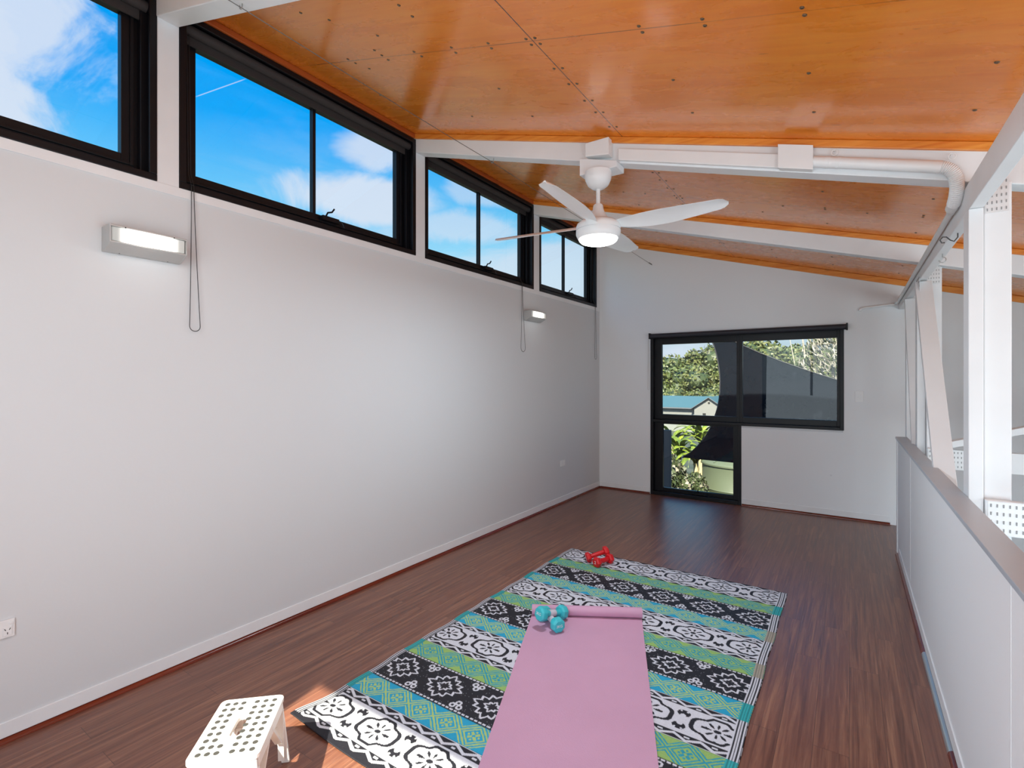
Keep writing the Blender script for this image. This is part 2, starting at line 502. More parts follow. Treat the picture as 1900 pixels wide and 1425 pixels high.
# back wall behind the camera: glazed sliding door opening
BW = MB()
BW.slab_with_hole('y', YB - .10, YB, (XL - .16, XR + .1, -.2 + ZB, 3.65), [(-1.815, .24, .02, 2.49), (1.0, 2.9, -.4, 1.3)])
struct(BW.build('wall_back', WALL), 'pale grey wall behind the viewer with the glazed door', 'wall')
SW = MB()
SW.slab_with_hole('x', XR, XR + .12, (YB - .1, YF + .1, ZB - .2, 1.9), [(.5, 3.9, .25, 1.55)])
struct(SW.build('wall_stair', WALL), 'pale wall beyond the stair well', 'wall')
struct(MB().slab_with_hole('x', .36, .405, (YB, 5.53, ZB, -.02), []).build('wall_stair_lower', WALL), 'pale wall of the stair well below floor level', 'wall')
struct(MB().box(.36, .45, 5.53, YF, ZB, -.02).build('wall_landing_lower', WALL), 'pale wall under the landing edge', 'wall')

# glazed back door (frame and glass)
bd = empty('door_1', (-.75, YB - .07, .02)); struct(bd, 'black framed glazed sliding door behind the viewer', 'door')
f = MB()
y0, y1 = YB - .095, YB - .03
f.box(-1.815, .24, y0, y1, .02, .07).box(-1.745, .24, y0, y1, 2.47, 2.49)
f.box(-1.815, -1.77, y0, y1, .07, 2.47).box(.195, .24, y0, y1, .07, 2.47).box(-.775, -.725, y0, y1, .07, 2.47)
f.build('frame', BLACK, bd)
MB().box(-1.77, -.775, YB - .075, YB - .069, .07, 2.47).build('glass', GLASS, bd)
MB().box(-.725, .195, YB - .075, YB - .069, .07, 2.47).build('glass', GLASS, bd)

bw = empty('window_6', (1.95, YB - .05, -.4)); struct(bw, 'added stair well window for fill light, unseen behind the viewer', 'window')  # unseen window added to go with the fill lamp on the stair side
f = MB(); f.box(1.0, 2.9, YB - .08, YB - .03, -.4, -.35).box(1.0, 2.9, YB - .08, YB - .03, 1.25, 1.3).box(1.0, 1.05, YB - .08, YB - .03, -.35, 1.25).box(2.85, 2.9, YB - .08, YB - .03, -.35, 1.25)
f.build('frame', BLACK, bw)
MB().box(1.05, 2.85, YB - .06, YB - .055, -.35, 1.25).build('glass', GLASS, bw)

# ------------------------------------------------------------------ clerestory windows
DIMFRAME = BLACK
def clerestory(n, a, b, handle=True, chain=None):
    W = empty('window_%d' % n, (XL - .05, (a + b) / 2, ZS))
    struct(W, ['', 'high black framed window at the near end, cut by the photo edge', 'high black framed window with two panes above the large wall light',
               'high black framed window with two panes left of the fan', 'small looking high black window nearest the far corner'][n], 'window')
    f = MB()
    w = .034
    # architrave standing slightly proud of the wall
    xi, xo = XL - .004, XL + .012
    f.box(xi, xo, a, b, ZS, ZS + w).box(xi, xo, a, b, ZT - w, ZT)
    f.box(xi, xo, a, a + w, ZS + w, ZT - w).box(xi, xo, b - w, b, ZS + w, ZT - w)
    f.build('architrave', BLACK, W, bevel=.003)
    f = MB()
    t = .014
    f.box(XL - .15, XL - .004, a + .002, a + .002 + t, ZS + .002, ZT - .002).box(XL - .15, XL - .004, b - .002 - t, b - .002, ZS + .002, ZT - .002)
    f.box(XL - .15, XL - .004, a + .016, b - .016, ZS + .002, ZS + .016).box(XL - .15, XL - .004, a + .016, b - .016, ZT - .016, ZT - .002)
    # inner step
    for x0_, x1_, e in ((XL - .075, XL - .045, .052),):
        f.box(x0_, x1_, a + .016, a + e, ZS + .016, ZT - .016).box(x0_, x1_, b - e, b - .016, ZS + .016, ZT - .016)
        f.box(x0_, x1_, a + e, b - e, ZS + .016, ZS + e)
    f.build('lining', BLACK, W, bevel=.002)
    f = MB()
    g0, g1, z0, z1 = a + .120, b - .120, ZS + .122, ZT - .105
    x0_, x1_ = XL - .13, XL - .085
    f.box(x0_, x1_, a + .016, g0, ZS + .016, ZT - .016).box(x0_, x1_, g1, b - .016, ZS + .016, ZT - .016)
    f.box(x0_, x1_, g0, g1, ZS + .016, z0).box(x0_, x1_, g0, g1, z1, ZT - .016)
    # glazing beads
    f.box(x1_, x1_ + .012, g0 - .05, g0 - .035, z0 - .05, z1 + .05).box(x1_, x1_ + .012, g1 + .035, g1 + .05, z0 - .05, z1 + .05)
    f.box(x1_, x1_ + .012, g0 - .035, g1 + .035, z0 - .05, z0 - .035).box(x1_, x1_ + .012, g0 - .035, g1 + .035, z1 + .035, z1 + .05)
    f.build('sash', BLACK, W, bevel=.002)
    mid = (g0 + g1) / 2
    MB().box(x0_ + .01, x1_, mid - .011, mid + .011, z0, z1).build('mullion', BLACK, W)
    MB().box(XL - .112, XL - .106, g0, mid - .011, z0, z1).build('glass', GLASS, W)
    MB().box(XL - .112, XL - .106, mid + .011, g1, z0, z1).build('glass', GLASS, W)
    if handle:
        h = MB()
        hy = mid + .10
        h.box(XL - .085, XL - .045, hy - .06, hy + .07, ZS + .085, ZS + .115)
        h.tube([(XL - .055, hy - .03, ZS + .115), (XL - .05, hy - .02, ZS + .14), (XL - .045, hy + .01, ZS + .150), (XL - .04, hy + .025, ZS + .175)], .006, 8)
        h.tube([(XL - .05, hy + .06, ZS + .11), (XL - .035, hy + .085, ZS + .095), (XL - .03, hy + .10, ZS + .06)], .004, 8)
        h.build('winder_handle', BLACK, W, smooth=True)
for i, (a, b) in enumerate(WIN):
    clerestory(i + 1, a, b, handle=i > 0)

def chain_loop(parent, pts, r=.0031):
    # dense beads along the looped cord
    m = MB()
    P = [Vector(p) for p in pts]
    m.tube(P, r * .55, 6, closed=True)
    acc = 0.0; n = len(P)
    for i in range(n):
        A, B = P[i], P[(i + 1) % n]; L = (B - A).length; t = (B - A) / L if L else Vector((0, 0, 1))
        d = acc
        while d < L:
            c = A + t * d; q = r
            v = [m.bm.verts.new(c + Vector(k) * q) for k in ((1, 0, 0), (0, 1, 0), (-1, 0, 0), (0, -1, 0), (0, 0, 1), (0, 0, -1))]
            for a_, b_, c_ in ((0, 1, 4), (1, 2, 4), (2, 3, 4), (3, 0, 4), (1, 0, 5), (2, 1, 5), (3, 2, 5), (0, 3, 5)): m.bm.faces.new((v[a_], v[b_], v[c_]))
            d += .0065
        acc = d - L
    return m

def loop_pts(x, yc, ztop, zbot, wt, wb, lean=0.0):
    pts = []
    n = 26
    for i in range(n):
        s = i / (n - 1); z = ztop + (zbot + wb / 2 - ztop) * s
        w = wt + (wb - wt) * (s ** 1.4)
        pts.append((x, yc + lean * s - w / 2, z))
    for k in range(1, 8):
        a = math.pi + math.pi * k / 8
        pts.append((x, yc + lean + wb / 2 * math.cos(a), zbot + wb / 2 + wb / 2 * math.sin(a) * 1.0))
    for i in range(n - 1, -1, -1):
        s = i / (n - 1); z = ztop + (zbot + wb / 2 - ztop) * s
        w = wt + (wb - wt) * (s ** 1.4)
        pts.append((x, yc + lean * s + w / 2, z))
    return pts

blind_labels = ['rolled up dark blind in the high window cut by the photo edge', 'rolled up dark roller blind with long black chain beside the large wall light',
                'rolled up dark roller blind whose chain hangs over the small wall light', 'rolled up dark roller blind with chain nearest the far corner']
for i, (a, b) in enumerate(WIN):
    B = empty('roller_blind', (XL - .04, (a + b) / 2, ZT - .07), blind_labels[i], 'roller blind', 'rolled blinds in the high windows')
    m = MB()
    prof = [(.030 + .0005 * math.sin(k), 0) for k in range(3)]
    m.lathe([(.027, a + .03), (.027, b - .03)], c=(XL - .040, 0, ZT - .052), seg=24, axis='Y')
    m.build('fabric_roll', BLIND, B, smooth=True)
    MB().box(XL - .070, XL - .060, a + .04, b - .04, ZT - .118, ZT - .050).build('fabric_tail', BLIND, B)
    for e in (a + .018, b - .026): MB().box(XL - .07, XL - .01, e, e + .008, ZT - .085, ZT - .02).build('bracket', BLACK, B)
    cp = {1: (1.256, 1.758, .012, .052, .012), 2: (4.475, 1.800, .006, .085, .02), 3: (6.325, 1.783, .02, .062, .012)}.get(i)
    if cp:
        yc, zb, wt, wb, lean = cp
        pts = loop_pts(XL + .018, yc, ZS + .03, zb, wt, wb, lean)
        # run up in front of the frame to the roller
        half = len(pts) // 2
        top = [(XL - .04, yc - wt / 2, ZT - .06), (XL + .010, yc - wt / 2, ZT - .12)] if False else []
        m = chain_loop(B, pts)
        m.build('chain', CHAIN, B)
        yy = yc if i == 1 else yc
        for e in (-1, 1):
            MB().tube([(XL + .018, yc + e * wt / 2, ZS + .03), (XL - .018, yc + e * wt / 2, ZS + .10), (XL - .034, yc + e * wt / 2, ZT - .07)], .0018, 6).build('chain_upper', CHAIN, B)

# ------------------------------------------------------------------ roof beams
BT = .10
def zbot(x): return 3.330 - .2913 * (x + 2.9)   # beam underside
def roof_beam(y, label):
    m = MB()
    def zt(x): return cz(x) + .003
    def zb_(x): return zbot(x)
    xb2 = XR - .01
    lo = [(XL + .007, y, zb_(XL)), (XL + .007, y + BT, zb_(XL)), (XL + .007, y + BT, zt(XL)), (XL + .007, y, zt(XL))]
    hi = [(xb2, y, zb_(xb2)), (xb2, y + BT, zb_(xb2)), (xb2, y + BT, zt(xb2)), (xb2, y, zt(xb2))]
    m.hexa(lo, hi)
    return tag(m.build('roof_beam', WHITE, None, bevel=.004, origin=(0, y, 3.3 - SL * 2.9)), label, 'beam', 'white roof beams')
BEAMY = (1.092, 2.91, 4.72)
roof_beam(BEAMY[0], 'white roof beam nearest the viewer, crossing the top left corner')
roof_beam(BEAMY[1], 'white roof beam carrying the ceiling fan and its wiring')
roof_beam(BEAMY[2], 'white roof beam behind the fan, nearest the far wall')

# orange pine cornice strips where ceiling meets beams and walls
def cornice_x(y0, y1, x0, x1, h, name):
    m = MB()
    m.hexa([(x0, y0, cz(x0) - h), (x0, y1, cz(x0) - h), (x0, y1, cz(x0) - .001), (x0, y0, cz(x0) - .001)],
           [(x1, y0, cz(x1) - h), (x1, y1, cz(x1) - h), (x1, y1, cz(x1) - .001), (x1, y0, cz(x1) - .001)])
    return struct(m.build(name, CORNICE_X, bevel=.003), 'varnished pine strip between ceiling and white beam', 'trim')
tn = 2
for y in BEAMY:
    cornice_x(y - .020, y - .0005, XL + .01, XR - .02, .038, 'trim_%d' % tn); tn += 1
for y in BEAMY[1:]:
    cornice_x(y + BT + .0005, y + BT + .018, XL + .01, XR - .02, .030, 'trim_%d' % tn); tn += 1
cornice_x(YF - .022, YF - .0005, XL + .01, XR - .02, .060, 'trim_%d' % tn); tn += 1
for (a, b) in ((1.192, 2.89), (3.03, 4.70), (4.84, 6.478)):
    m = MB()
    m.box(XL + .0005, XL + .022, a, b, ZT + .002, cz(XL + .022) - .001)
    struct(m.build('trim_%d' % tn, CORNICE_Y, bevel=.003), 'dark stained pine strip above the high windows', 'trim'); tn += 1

# ------------------------------------------------------------------ skirting
def base_white(name, pts, label):
    m = MB(); m.box(*pts)
    return struct(m.build(name, WHITE, bevel=.002), label, 'baseboard')
base_white('baseboard_left', (XL, XL + .007, YB, YF - .001, .022, .085), 'flat white skirting board along the left wall')
base_white('baseboard_far', (-1.065, .35, YF - .007, YF, .022, .085), 'flat white skirting board along the far wall')
base_white('baseboard_far_corner', (XL + .008, -2.18, YF - .007, YF, .022, .085), 'short white skirting board left of the far window')
base_white('baseboard_right', (.343, .35, YB, 5.30, .022, .085), 'flat white skirting board along the white half wall')
def quad(name, pts, along, mt, label):
    (x, y), (x2, y2) = pts
    m = MB()
    sec = [(0, 0), (.017, 0), (.0165, .007), (.012, .0145), (.006, .0185), (0, .020)]
    sx = {'L': 1, 'R': -1}.get(along, 0)
    if along in 'LR':
        m.hexa([(x + sx * u, y, v) for u, v in sec], [(x + sx * u, y2, v) for u, v in sec])
    else:
        m.hexa([(x, y - u, v) for u, v in sec], [(x2, y - u, v) for u, v in sec])
    return struct(m.build(name, mt, smooth=True), label, 'trim')
quad('trim_%d' % tn, ((XL, YB), (XL, YF)), 'L', QUAD_Y, 'reddish quarter round strip along the left wall'); tn += 1
quad('trim_%d' % tn, ((XL + .018, YF), (-2.18, YF)), 'F', QUAD_X, 'short reddish quarter round strip left of the far window'); tn += 1
quad('trim_%d' % tn, ((-1.065, YF), (.35, YF)), 'F', QUAD_X, 'reddish quarter round strip right of the far window'); tn += 1
quad('trim_%d' % tn, ((.343, 3.52), (.343, 5.40)), 'R', QUAD_Y, 'reddish quarter round strip at the far end of the half wall'); tn += 1
quad('trim_%d' % tn, ((.343, 2.64), (.343, 3.52)), 'R', mat('aluminium_strip', (.5, .5, .5), .3, .7), 'silver metal edging strip along the half wall floor'); tn += 1
quad('trim_%d' % tn, ((.343, YB), (.343, 2.64)), 'R', QUAD_Y, 'reddish quarter round strip at the near end of the half wall'); tn += 1

# ------------------------------------------------------------------ half wall on the right
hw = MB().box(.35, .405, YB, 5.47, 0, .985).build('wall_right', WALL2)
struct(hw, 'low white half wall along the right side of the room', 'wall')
m = MB().box(.335, .418, YB, 5.54, .985, 1.003).build('cap', mat('grey_white_cap', (.45, .49, .54), .35), hw, bevel=.002)
m['label'] = 'grey white cap board'
MB().box(.342, .41, 5.47, 5.53, 0, .985).build('end_post', WHITE, hw, bevel=.002)
MB().box(.3488, .3502, 1.809, 1.813, .09, .985).build('joint', WHITE, hw)
MB().box(.3485, .3502, 4.40, 4.412, .09, .985).build('joint', WHITE, hw)

# ------------------------------------------------------------------ open timber truss above the half wall
NP = mat('nail_plate', (.78, .78, .78), .4, .1)
def nail_plate(parent, o, u, v, nu, nv, du, dv, nrm, name='nail_plate'):
    """plate with pressed teeth; o corner, u/v unit vectors"""
    o, u, v, nrm = map(Vector, (o, u, v, nrm))
    W, H = nu * du, nv * dv
    m = MB(); t = nrm * .0018
    m.hexa([o, o + u * W, o + u * W + v * H, o + v * H], [o + t, o + u * W + t, o + u * W + v * H + t, o + v * H + t])
    nf = len(m.bm.faces)
    for i in range(nu):
        for j in range(nv):
            c = o + u * (i + .5) * du + v * (j + .5) * dv + t
            a, b = u * du * .12, v * dv * .20
            k = nrm * .0022
            m.hexa([c - a - b, c + a - b, c + a + b, c - a + b], [c - a - b + k, c + a - b + k * .2, c + a + b + k, c - a + b + k])
    m.bm.faces.ensure_lookup_table()
    for f in m.bm.faces[nf:]: f.material_index = 1
    return m.build(name, (NP, mat('plate_teeth', (.30, .30, .30), .6)), parent)
T = empty('timber_truss', (.44, 3.9, 1.003), 'white painted open timber truss standing along the top of the half wall', 'truss')
MB().box(.42, .468, YB + .02, YF - .005, 2.225, 2.338).build('top_chord', WHITE, T, bevel=.003)
for y0, y1 in ((2.845, 2.96), (4.80, 4.91), (5.64, 5.74)):
    MB().box(.4195, .4675, y0, y1, .02, 2.224).build('post', WHITE, T, bevel=.003)
MB().box(.42, .468, .9, 1.01, .02, 2.224).build('post', WHITE, T, bevel=.003)
MB().beam((.4435, 4.68, 2.20), (.4435, 3.58, .82), .045, .095, up=(1, 0, 0)).build('brace', WHITE, T, bevel=.003)
MB().beam((.4435, 5.60, 2.20), (.4435, 4.92, .82), .045, .080, up=(1, 0, 0)).build('brace', WHITE, T, bevel=.003)
nail_plate(T, (.4185, 4.60, 2.13), (0, 1, 0), (0, 0, 1), 7, 4, .03, .03, (-1, 0, 0))
hk = MB()
hk.tube([(.444, 3.28, 2.235), (.444, 3.28, 2.205), (.430, 3.275, 2.185), (.415, 3.27, 2.192), (.400, 3.27, 2.210), (.386, 3.27, 2.212), (.376, 3.27, 2.198), (.382, 3.27, 2.183), (.394, 3.27, 2.183)], .0028, 8)
o = hk.build('screw_hook', mat('dark_hook_wire', (.12, .12, .12), .3, .8), None, smooth=True, origin=(.444, 3.28, 2.225)); tag(o, 'dark s shaped wire hook under the white top plate, beside the near post', 'hook')
hk = MB()
hk.tube([(.444, 3.77, 2.228), (.444, 3.77, 2.205)] + [(.444 + .016 * math.sin(a), 3.77, 2.190 + .016 * math.cos(a)) for a in [R(d) for d in range(0, 271, 30)]], .0026, 8)
o = hk.build('screw_hook', STEEL, None, smooth=True, origin=(.444, 3.77, 2.225)); tag(o, 'small pale cup hook further along the white top plate', 'hook')

def cross_truss(y, label, plate_near):
    X = empty('timber_truss', (.52, y, .86), label, 'truss')
    MB().box(.471, .556, y + .005, y + .09, ZB + .005, zbot(.556) - .002).build('post', WHITE, X, bevel=.003)
    MB().box(.4695, 3.08, y - .042, y + .003, .862, 1.003).build('bottom_chord', WHITE, X, bevel=.003)
    MB().beam((.60, y - .019, 1.04), (2.3, y - .019, 1.60), .045, .09, up=(0, 1, 0)).build('brace', WHITE, X, bevel=.003)
    nail_plate(X, (.475, y - .0425, .868), (1, 0, 0), (0, 0, 1), 14, 4, .019, .033, (0, -1, 0))
    zt2 = 2.335
    nail_plate(X, (.474, y + .0045, 2.20), (1, 0, 0), (0, 0, 1), 5, 5, .0145, .028, (0, -1, 0))
    return X
cross_truss(2.86, 'white painted cross truss over the stair well at the fan beam', True)
cross_truss(4.74, 'white painted cross truss over the stair well at the rear beam', False)

# ------------------------------------------------------------------ far window
def far_window():
    W = empty('window_5', (-1.1, YF, .0)); struct(W, 'stepped black framed window and low pane in the far wall', 'window')
    f = MB()
    ya, yb = YF - .006, YF + .145
    t = .036
    # outer frame of the L shape
    f.box(-2.174, -2.174 + t, ya, yb, 0, 2.085).box(-.048 - t, -.048, ya, yb, .952, 2.085)
    f.box(-2.174 + t, -.048 - t, ya, yb, 2.085 - t, 2.085)
    f.box(-1.07 - t, -1.07, ya, yb, 0, .952).box(-2.174 + t, -1.07 - t, ya, yb, 0, .045)
    f.box(-2.174 + t, -.048 - t, ya, yb, .952, .985)
    f.build('frame', BLACK, W, bevel=.003)
    f = MB()
    yc, yd = YF + .06, YF + .11
    def sash(x0, x1, z0, z1, X0, X1, Z0, Z1):
        f.box(x0, X0, yc, yd, z0, z1).box(X1, x1, yc, yd, z0, z1).box(X0, X1, yc, yd, z0, Z0).box(X0, X1, yc, yd, Z1, z1)
    sash(-2.138, -1.10, .985, 2.05, -2.045, -1.135, 1.052, 1.965)
    sash(-1.10, -.084, .985, 2.05, -1.068, -.113, 1.052, 1.965)
    sash(-2.138, -1.106, .045, .952, -2.030, -1.172, .092, .925)
    f.build('sash', BLACK, W, bevel=.002)
    MB().box(-2.045, -1.135, YF + .082, YF + .088, 1.052, 1.965).build('glass', GLASS, W)
    MB().box(-1.068, -.113, YF + .082, YF + .088, 1.052, 1.965).build('glass', GLASS, W)
    MB().box(-2.030, -1.172, YF + .082, YF + .088, .092, .925).build('glass', GLASS, W)
    o = MB().box(-1.068, -.055, YF - .012, YF + .02, .935, .951).build('sill_strip', mat('bare_sill', (.42, .41, .42), .4, .4), W); o['label'] = 'bare grey sill strip'
    h = MB().box(-1.66, -1.48, YF + .03, YF + .062, .052, .075)
    h.tube([(-1.58, YF + .045, .075), (-1.58, YF + .03, .10), (-1.575, YF + .02, .13)], .006, 8)
    h.tube([(-1.50, YF + .04, .07), (-1.47, YF + .015, .058), (-1.42, YF + .01, .05)], .005, 8)
    h.build('winder_handle', BLACK, W, smooth=True)
far_window()
B = empty('roller_blind', (-1.1, YF - .04, 2.07), 'rolled up black roller blind above the stepped far window', 'roller blind')
MB().lathe([(.030, -2.160), (.030, -.030)], c=(0, YF - .038, 2.072), seg=28, axis='X').build('fabric_roll', mat('black_blind_fabric', (.022, .022, .03), .6), B, smooth=True)
for e in (-2.176, -.029): MB().box(e, e + .016, YF - .074, YF - .001, 2.035, 2.110).build('bracket', BLACK, B, bevel=.003)
m = MB()
pts = loop_pts(YF - .03, 0, 2.04, 1.37, .010, .022, 0)
m.tube([(-2.190 + p[1], p[0], p[2]) for p in pts], .0022, 6, closed=True)
o = m.build('chain', mat('pale_cord', (.62, .60, .56), .5), B); o['label'] = 'pale cord loop'

# ------------------------------------------------------------------ wall lights
def wall_light(y0, y1, z0, z1, label, strength, power):
    L = empty('wall_light', (XL, (y0 + y1) / 2, z0), label, 'wall light', 'ribbed bulkhead wall lights')
    d = .098
    sec = [(0, z0), (0, z1), (d, z1), (d, z1 - .006), (d + .006, z0 + .042), (.030, z0)]   # wedge housing outline
    x = XL + .001
    m = MB()
    # back and lower shell
    m.hexa([(x + u, y0 + .004, z) for u, z in [(0, z0), (0, z1), (.02, z1), (.02, z0 + .01), (d, z0 + .040), (d, z0 + .034), (.030, z0)]],
           [(x + u, y1 - .004, z) for u, z in [(0, z0), (0, z1), (.02, z1), (.02, z0 + .01), (d, z0 + .040), (d, z0 + .034), (.030, z0)]])
    m.box(x, x + d + .004, y0 + .004, y1 - .004, z1 - .008, z1)
    for a, b in ((y0, y0 + .005), (y1 - .005, y1)):
        s = [(x, z0), (x, z1), (x + d + .004, z1), (x + d + .004, z0 + .034), (x + .030, z0 - .001)]
        m.hexa([(u, a, z) for u, z in s], [(u, b, z) for u, z in s])
    m.build('housing', SILVER, L, bevel=.0015)
    m = MB()
    n = 60
    for i in range(n):
        a = y0 + .010 + (y1 - y0 - .020) * i / n; b = y0 + .010 + (y1 - y0 - .020) * (i + 1) / n
        c = (a + b) / 2
        m.hexa([(x + .03, a, z0 + .045), (x + d - .012, a, z0 + .045), (x + d - .010, a, z1 - .010), (x + .03, a, z1 - .010)],
               [(x + .03, c, z0 + .045), (x + d - .002, c, z0 + .043), (x + d - .001, c, z1 - .010), (x + .03, c, z1 - .010)])
        m.hexa([(x + .03, c, z0 + .045), (x + d - .002, c, z0 + .043), (x + d - .001, c, z1 - .010), (x + .03, c, z1 - .010)],
               [(x + .03, b, z0 + .045), (x + d - .012, b, z0 + .045), (x + d - .010, b, z1 - .010), (x + .03, b, z1 - .010)])
    M = MATS.get('ribbed_lens')
    if M is None:
        M = mat('ribbed_lens', (.62, .62, .60), .2, emis=((1, .98, .94), 1.0))
        t = NT(M.node_tree); p = t.n['Principled BSDF']
        tc = t.new('ShaderNodeTexCoord'); sp = t.new('ShaderNodeSeparateXYZ'); t.link(tc.outputs['Generated'], sp.inputs[0])
        q = t.math('ABSOLUTE', t.math('SUBTRACT', sp.outputs[1], .5))
        t.link(t.maprange(q, .16, .44, strength, .12, True), p.inputs['Emission Strength'])
    m.build('lens', M, L)
    for yy in (y0 + .06, y1 - .06):
        MB().lathe([(.003, x + d + .003), (.003, x + d + .0055)], c=(0, yy, z1 - .006), seg=8, axis='X').build('screw', SLOT, L)
        MB().lathe([(.003, z0 + .003), (.003, z0 - .0012)], c=(x + .028, yy, 0), seg=8).build('screw', SLOT, L)
    light('wall_lamp', 'POINT', (x + .20, (y0 + y1) / 2, (z0 + z1) / 2 - .03), (0, 0, -1), power, (1, .96, .9), size=.05)
wall_light(.872, 1.195, 2.100, 2.215, 'silver ribbed bulkhead wall light, the large near one', 3.0, .3)
wall_light(4.53, 4.84, 2.140, 2.245, 'ribbed bulkhead wall light, the small looking one between hanging blind chains', 3.0, .25)

# ------------------------------------------------------------------ power outlets and switch
def outlet(loc, axis, label, name='power_outlet', cat='power outlet', w=.115, h=.074):
    P = empty(name, loc, label, cat)
    def bx(m, u0, u1, z0, z1, d0, d1):
        if axis == 'x': return m.box(d0, d1, u0, u1, z0, z1)
        return m.box(u0, u1, -d1, -d0, z0, z1)
    bx(MB(), -w / 2, w / 2, -h / 2, h / 2, 0, .009).build('plate', PLASTIC, P, bevel=.003, local=True)
    return P, bx
P, bx = outlet((XL, .521, .470), 'x', 'white double power outlet low on the left wall near the viewer')
for sy in (-1, 1):
    bx(MB(), sy * .030 - .014 + sy * .004, sy * .030 + .014 + sy * .004, -.028, .010, .009, .011).build('socket', PLASTIC, P, bevel=.002, local=True)
    m = MB()
    for du, dz, an in ((-.007, .0, 30), (.007, .0, -30), (0, -.016, 0)):
        c = Vector((.0112, sy * .034 + du, dz - .002)); a = R(an)
        u = Vector((0, math.cos(a), math.sin(a))) * .0012; v = Vector((0, -math.sin(a), math.cos(a))) * .0042
        m.hexa([c - u - v, c + u - v, c + u + v, c - u + v], [q + Vector((.0006, 0, 0)) for q in (c - u - v, c + u - v, c + u + v, c - u + v)])
    m.build('pin_slots', SLOT, P, local=True)
    bx(MB(), sy * .046 - .007, sy * .046 + .006, .016, .026, .009, .0125).build('rocker', PLASTIC, P, bevel=.0015, local=True)
P, bx = outlet((XL, 5.41, .488), 'x', 'small white power outlet low on the left wall near the far corner')
for sy in (-1, 1):
    bx(MB(), sy * .030 - .014, sy * .030 + .014, -.028, .008, .009, .011).build('socket', PLASTIC, P, bevel=.002, local=True)
    bx(MB(), sy * .046 - .006, sy * .046 + .006, .016, .026, .009, .0125).build('rocker', PLASTIC, P, bevel=.0015, local=True)
P, bx = outlet((.088, YF, 1.322), 'y', 'white switch plate on the far wall right of the window', 'light_switch', 'light switch', .075, .118)
for sx, sz in ((-.011, .013), (.011, .013), (-.011, -.014), (.011, -.014)):
    bx(MB(), sx - .006, sx + .006, sz - .009, sz + .009, .009, .013).build('rocker', PLASTIC, P, bevel=.0015, local=True)

# ------------------------------------------------------------------ stretched wire with hooks
def sag(p0, p1, s, n=14):
    p0, p1 = Vector(p0), Vector(p1)
    return [p0.lerp(p1, i / n) - Vector((0, 0, s * 4 * (i / n) * (1 - i / n))) for i in range(n + 1)]
Wz = [(-2.175, YB + .01, 3.12), (-2.175, 1.14, 3.105), (-2.155, 2.945, 3.085), (-2.153, 4.76, 3.06), (-2.152, 6.47, 3.015)]
Wr = empty('hanging_wire', (-2.16, 3.0, 3.08), 'thin steel wire stretched under the roof beams to the far wall', 'wire')
m = MB()
for a, b in zip(Wz[:-1], Wz[1:]): m.tube(sag(a, b, .006), .0020, 6)
m.build('wire', mat('grey_wire', (.18, .17, .16), .4, .7), Wr, smooth=True)
for p in Wz[1:4]:
    m = MB(); x, y, z = p
    zb0 = zbot(x)
    m.tube([(x + .012, y, zb0 + .002), (x + .012, y, z + .02), (x + .010, y, z), (x, y, z - .008), (x - .010, y, z), (x - .010, y, z + .014)], .0022, 8)
    m.build('hook', STEEL, Wr, smooth=True)
m = MB()
m.tube([(-2.152, 6.47, 3.015), (-2.152, 6.44, 3.016), (-2.152, 6.38, 3.018)], .006, 8)
m.tube([(-2.152, YF - .001, 3.012), (-2.152, 6.48, 3.013), (-2.152, 6.47, 3.025), (-2.152, 6.455, 3.02)], .003, 8)
m.build('turnbuckle', mat('dark_hook_wire', (.12, .12, .12), .3, .8), Wr, smooth=True)

# ------------------------------------------------------------------ wiring on the fan beam
YN = 2.91
def sloped_box(m, x0, x1, y0, y1, a0, a1):
    """box following the beam slope: heights a0..a1 above the beam underside"""
    return m.hexa([(x0, y0, zbot(x0) + a0), (x0, y1, zbot(x0) + a0), (x0, y1, zbot(x0) + a1), (x0, y0, zbot(x0) + a1)],
                  [(x1, y0, zbot(x1) + a0), (x1, y1, zbot(x1) + a0), (x1, y1, zbot(x1) + a1), (x1, y0, zbot(x1) + a1)])
m = sloped_box(MB(), -1.165, -.30, YN - .026, YN - .001, .012, .082)
o = m.build('cable_duct', PLASTIC, None, bevel=.003, origin=(-.73, YN - .01, zbot(-.73))); tag(o, 'flat white cable duct along the lower edge of the fan beam', 'cable duct')
J = empty('junction_box', (-.225, YN - .03, zbot(-.225)), 'white square junction box on the fan beam between duct and conduit', 'junction box')
sloped_box(MB(), -.297, -.150, YN - .050, YN - .001, .004, .118).build('body', PLASTIC, J, bevel=.004)
sloped_box(MB(), -.300, -.147, YN - .056, YN - .0505, .001, .121).build('lid', PLASTIC, J, bevel=.002)
def cpt(x, a, y=YN - .030): return (x, y, zbot(x) + a)
CN = empty('electrical_conduit', (.2, YN - .02, zbot(.2)), 'round white conduit from junction box along the beam and top plate', 'conduit')
m = MB(); m.tube([cpt(-.149, .048), cpt(.335, .048)], .0265, 16); m.build('pipe', PLASTIC, CN, smooth=True)
